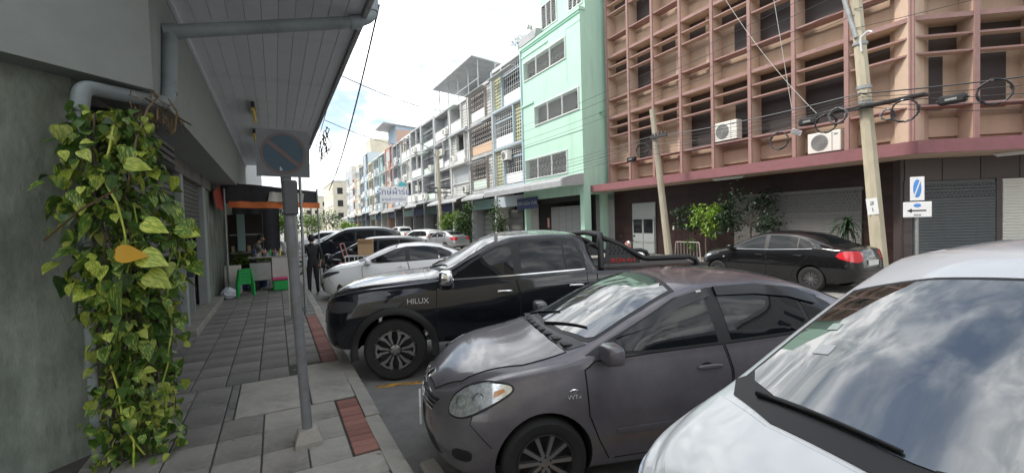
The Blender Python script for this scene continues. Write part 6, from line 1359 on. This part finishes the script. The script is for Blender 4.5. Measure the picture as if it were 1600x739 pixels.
b = empty('plastic_tub', (.08, 14.72, SW), 0, 'green plastic tub with a pink lid on the pavement by the cart', 'tub'); MB().box(-.2,.2,-.16,.16,0,.30,c=.03).build('tub', 'plastic_green', b); MB().box(-.22,.22,-.18,.18,.302,.37,c=.02).build('lid', 'plastic_pink', b)
st0 = None
def stool(loc, lab):
    t = empty('plastic_stool', loc, R(8), lab, 'stool', 'stacked green stools'); MB().box(-.15,.15,-.15,.15,.43,.46,c=.012).build('seat', 'plastic_green', t)
    for sx in (1,-1):
        for sy in (1,-1): MB().tube([(sx*.13,sy*.13,.44),(sx*.19,sy*.19,0)], [.026,.03], 4).build('leg', 'plastic_green', t)
    for sx in (1,-1): MB().box(-.13,.13,sx*.135-.008,sx*.135+.008,.33,.43).build('apron', 'plastic_green', t); MB().box(sx*.135-.008,sx*.135+.008,-.13,.13,.33,.43).build('apron', 'plastic_green', t)
    return t
for k, lab in enumerate(('lowest green plastic stool of the stack on the pavement', 'second green plastic stool up in the stack', 'third green plastic stool up in the stack', 'topmost green plastic stool of the stack')): stool((-.78, 14.1, SW+k*.09), lab)
for i, (x, y, s_, lab) in enumerate(((-1.15, 13.8, .17, 'pale plastic bag on the pavement left of the green stools'), (-1.22, 14.1, .14, 'bluish plastic bag behind the pale one by the wall'))):
    mb = MB().ell((0,0,s_*.8), s_, s_*.9, s_*.9, n=14, m=9); rr = random.Random(i); mb.v = [(p[0]*rr.uniform(.8,1.15), p[1]*rr.uniform(.8,1.15), max(0,p[2]*rr.uniform(.9,1.1))) for p in mb.v]; o = mb.build('plastic_bag', 'plastic_bag'); o.location = (x,y,SW); tag(o, lab, 'bag')
o = MB().box(-.2,.2,-.12,.12,0,.8,c=.02).build('white_sack', 'cream_cloth'); o.location = (-1.1, 14.75, SW); tag(o, 'tall pale sack standing behind the green stools', 'sack')
ht = empty('herb_table', (-.55, 16.7, SW), 0, 'low table heaped with green leafy herbs behind the stools', 'table'); MB().box(-.7,.5,-.3,.3,.62,.66).build('tabletop', 'wood_dark', ht)
for x in (-.6,.4):
    for y in (-.25,.25): MB().box(x-.02,x+.02,y-.02,y+.02,0,.62).build('leg', 'galv', ht)
hb = empty('herb_pile', (-.6, 16.7, SW+.66), 0, 'heap of fresh green leafy herbs on the low table', 'herbs'); leafobj(cloud_leaves(random.Random(4), 420, lambda r: Vector((r.uniform(-.6,.6), r.uniform(-.3,.3), abs(r.gauss(.05,.14)))), .15, 'oval', .2, (-30,70)), 'foliage', 'leaf_bright', hb)
o = MB().lathe([(.12,0),(.15,.3),(.14,.3),(.11,.02)], None, 16, cap=False).build('blue_bucket', 'plastic_blue', None, 40); o.location = (-.42, 15.9, SW); tag(o, 'dark blue bucket under the herb table', 'bucket')
o = MB().box(-.10,.12,-.02,.02,0,1.2,c=.004).build('green_cloth', 'panel_teal'); o.location = (-1.0, 17.1, SW+1.1); tag(o, 'hanging green cloth strip at the back of the stall', 'cloth')
sb_ = empty('stall_backdrop', (-1.38, 17.4, SW), 0, 'dark shelving at the back of the food stall', 'shelf'); MB().box(0,1.0,.0,.4,0,2.3).build('cabinet', 'wood_dark', sb_)
for k in range(3): MB().box(.05,.95,-.02,-.001,.4+k*.6,.45+k*.6).build('shelf', 'galv', sb_)
for k in range(6): MB().box(.08+k*.15,.18+k*.15,-.10,-.02,1.06,1.26,c=.01).build('jar', ['panel_orange','plastic_blue','cream_cloth'][k%3], sb_)
sheet('dark_backing_sheet', 'dark_cloth', [(-.15,4.5,2.9),(1.35,4.5,2.9),(1.35,4.45,.3),(-.15,4.45,.3)], t_st, 12, 8, .0, 9)  # sheet added to stand in for the dark interior behind the stall
# next shops on the left, awnings over the pavement
for i, (y0, y1, m, lab) in enumerate(((20.05, 27, 'render_cream', 'cream shop front on the left beyond the food stall'), (27, 36, 'render_grey', 'grey shop front on the left farther along'), (36, 74, 'render_white', 'long pale shop row on the far left'))):
    F = Front('left_shop', fmat(WX, y0, 0, 1), lab); F.part('wall', MB().box(0, y1-y0-.01, .001, .3, SW, 4.44), m)
    # facade is mirrored here: outwards is local -y, which points to the street
    for k in range(int((y1-y0)/2.2)): F.box('shop_bay', ['room_dark','shutter_dark'][k%2], .3+k*2.2, 2.1+k*2.2, -.03, -.002, SW, 2.9)

    awning(F, .1, min(y1-y0-.2, 9), [2.6, 2.2, 1.9][i], 3.75, [3.30, 3.35, 3.4][i], .18, 'roof_sheet', .2)
# ================================================================ people
def human(loc, rz, label, J, top_m, leg_m, hair_len=.0, shoes='shoe_white', bare_arms=True, apron=None):
    """J: joint positions (x forward, y left, z up). One skinned surface, recoloured by region, with hair and hands."""
    t = empty('person', loc, rz, label, 'person')
    rad = dict(pel=(.15,.12), waist=(.125,.105), chest=(.155,.115), neck=(.055,.055), headb=(.07,.075), head=(.082,.098), crown=(.065,.08))
    V = []; E = []; Rr = []; idx = {}
    def add(n, p, r, par=None):
        idx[n] = len(V); V.append(p); Rr.append(r)
        if par: E.append((idx[par], idx[n]))
    add('pel', J['pel'], rad['pel']); add('waist', J['waist'], rad['waist'], 'pel'); add('chest', J['chest'], rad['chest'], 'waist'); add('neck', J['neck'], rad['neck'], 'chest')
    hd = Vector(J['head']); nk = Vector(J['neck']); up = (hd-nk).normalized()
    add('headb', tuple(nk+up*.075), rad['headb'], 'neck'); add('head', J['head'], rad['head'], 'headb'); add('crown', tuple(hd+up*.075), rad['crown'], 'head')
    for s_, S in ((1, 'L'), (-1, 'R')):
        add('sh'+S, J['sh'+S], (.062,.062), 'chest'); add('el'+S, J['el'+S], (.043,.043), 'sh'+S); add('wr'+S, J['wr'+S], (.028,.026), 'el'+S)
        e, w = Vector(J['el'+S]), Vector(J['wr'+S]); d = (w-e).normalized(); add('pa'+S, tuple(w+d*.075), (.036,.018), 'wr'+S)
        side = d.cross(Vector((0,0,1))); side = side.normalized() if side.length > .1 else Vector((0,1,0))
        for k in range(4): o_ = (k-1.5)*.018; b = w+d*.10+side*o_; add('f%d%s' % (k, S), tuple(b), (.009,.009), 'pa'+S); ln = (.055,.068,.062,.048)[k]; add('g%d%s' % (k, S), tuple(b+d*ln*.6+Vector((0,0,-.012))), (.0085,.0085), 'f%d%s' % (k, S)); add('h%d%s' % (k, S), tuple(b+d*ln+Vector((0,0,-.03))), (.007,.007), 'g%d%s' % (k, S))
        add('t0'+S, tuple(w+d*.045+side*.035*s_), (.011,.011), 'pa'+S); add('t1'+S, tuple(w+d*.085+side*.055*s_+Vector((0,0,-.01))), (.009,.009), 't0'+S)
        add('hip'+S, J['hip'+S], (.095,.10), 'pel'); add('kn'+S, J['kn'+S], (.062,.066), 'hip'+S); add('an'+S, J['an'+S], (.040,.045), 'kn'+S)
        a = Vector(J['an'+S]); fdir = Vector(J.get('foot', (1,0,0))); add('ba'+S, tuple(a+fdir*.10+Vector((0,0,-.045))), (.042,.035), 'an'+S); add('to'+S, tuple(a+fdir*.17+Vector((0,0,-.05))), (.034,.026), 'ba'+S)
    me = bpy.data.meshes.new('body'); me.from_pydata([tuple(v) for v in V], E, [])
    ob = bpy.data.objects.new('body', me); sm = ob.modifiers.new('s', 'SKIN'); sm.use_smooth_shade = True; sm.branch_smoothing = .6
    for sv, r_ in zip(me.skin_vertices[0].data, Rr): sv.radius = r_
    me.skin_vertices[0].data[0].use_root = True
    ss = ob.modifiers.new('u', 'SUBSURF'); ss.levels = 2; ss.render_levels = 2
    m2 = evalmesh(ob)
    m2.materials.clear()
    for m in ('skin', top_m, leg_m, shoes): m2.materials.append(MATS[m])
    nz = J['neck'][2]
    for p in m2.polygons:
        p.use_smooth = True; c = p.center; k = 0
        dh = min((c-Vector(J['wrL'])).length, (c-Vector(J['wrR'])).length); de = min((c-Vector(J['elL'])).length, (c-Vector(J['elR'])).length)
        if c.z > nz+.0: k = 0
        elif c.z < .085: k = 3
        elif c.z < J['pel'][2]+.02 and dh > .16: k = 2
        else: k = 1
        if k == 1 and (dh < .12 or (bare_arms and (de < .09 or (dh < .26 and dh < de)))): k = 0
        p.material_index = k
    b = link('body', m2, t)
    # hair cap, face
    h = MB().ell(tuple(hd+up*.02+Vector((-.018,0,.012))), .098, .094, .118, n=18, m=12); h.v = [v for v in h.v]; hm = h.mesh('hair', 'hair', 60)
    bm = bmesh.new(); bm.from_mesh(hm); bmesh.ops.delete(bm, geom=[f for f in bm.faces if f.calc_center_median().x > hd.x+.045 and f.calc_center_median().z < hd.z+.055], context='FACES'); bm.to_mesh(hm); bm.free(); link('hair', hm, t)
    if hair_len: MB().ell(tuple(hd+Vector((-.085,0,-.05))), .035, .06, .11, n=10, m=8).build('ponytail', 'hair', t, 60)
    f = Vector((.088, 0, 0))
    for s_ in (1, -1): MB().ell(tuple(hd+Vector((.080,.032*s_,.008))), .008, .013, .007, n=8, m=6).build('eye', 'black_plain', t, 60); MB().ell(tuple(hd+Vector((-.0,.088*s_,-.005))), .018, .010, .03, n=8, m=6).build('ear', 'skin', t, 60)
    MB().ell(tuple(hd+Vector((.094,0,-.02))), .016, .014, .024, n=8, m=6).build('nose', 'skin', t, 60); MB().ell(tuple(hd+Vector((.083,0,-.062))), .008, .024, .006, n=8, m=6).build('mouth', 'red_cloth', t, 60)
    if apron: MB().box(J['pel'][0]+.10, J['pel'][0]+.13, -.17, .17, .5, J['chest'][2]-.05, c=.01).build('apron', apron, t)
    return t
# vendor leaning over the cart, facing right
human((-.62, 15.25, SW), R(8), 'food vendor in a grey patterned top leaning over the cart', dict(pel=(0,0,.88), waist=(.03,0,1.03), chest=(.10,0,1.24), neck=(.16,0,1.40), head=(.23,0,1.51), shL=(.11,.18,1.32), elL=(.24,.22,1.08), wrL=(.44,.16,1.06), shR=(.11,-.18,1.32), elR=(.26,-.22,1.10), wrR=(.47,-.14,1.12), hipL=(0,.09,.84), knL=(.03,.10,.46), anL=(0,.11,.09), hipR=(0,-.09,.84), knR=(.02,-.10,.46), anR=(-.02,-.11,.09)), 'shirt_grey', 'cloth_black', .1, 'trim_black')
human((.92, 14.25, 0.0), R(95), 'person in black clothes and white shoes standing behind the posts', dict(pel=(0,0,.93), waist=(.0,0,1.08), chest=(.02,0,1.32), neck=(.02,0,1.50), head=(.04,0,1.62), shL=(.01,.20,1.42), elL=(-.01,.25,1.14), wrL=(.05,.24,.90), shR=(.01,-.20,1.42), elR=(-.01,-.25,1.14), wrR=(.06,-.22,.92), hipL=(0,.09,.88), knL=(.02,.10,.48), anL=(-.03,.11,.09), hipR=(0,-.09,.88), knR=(.0,-.10,.48), anR=(-.06,-.11,.09)), 'cloth_black', 'cloth_black', 0, 'shoe_white', False)

bpy.data.scenes.remove(TMP)
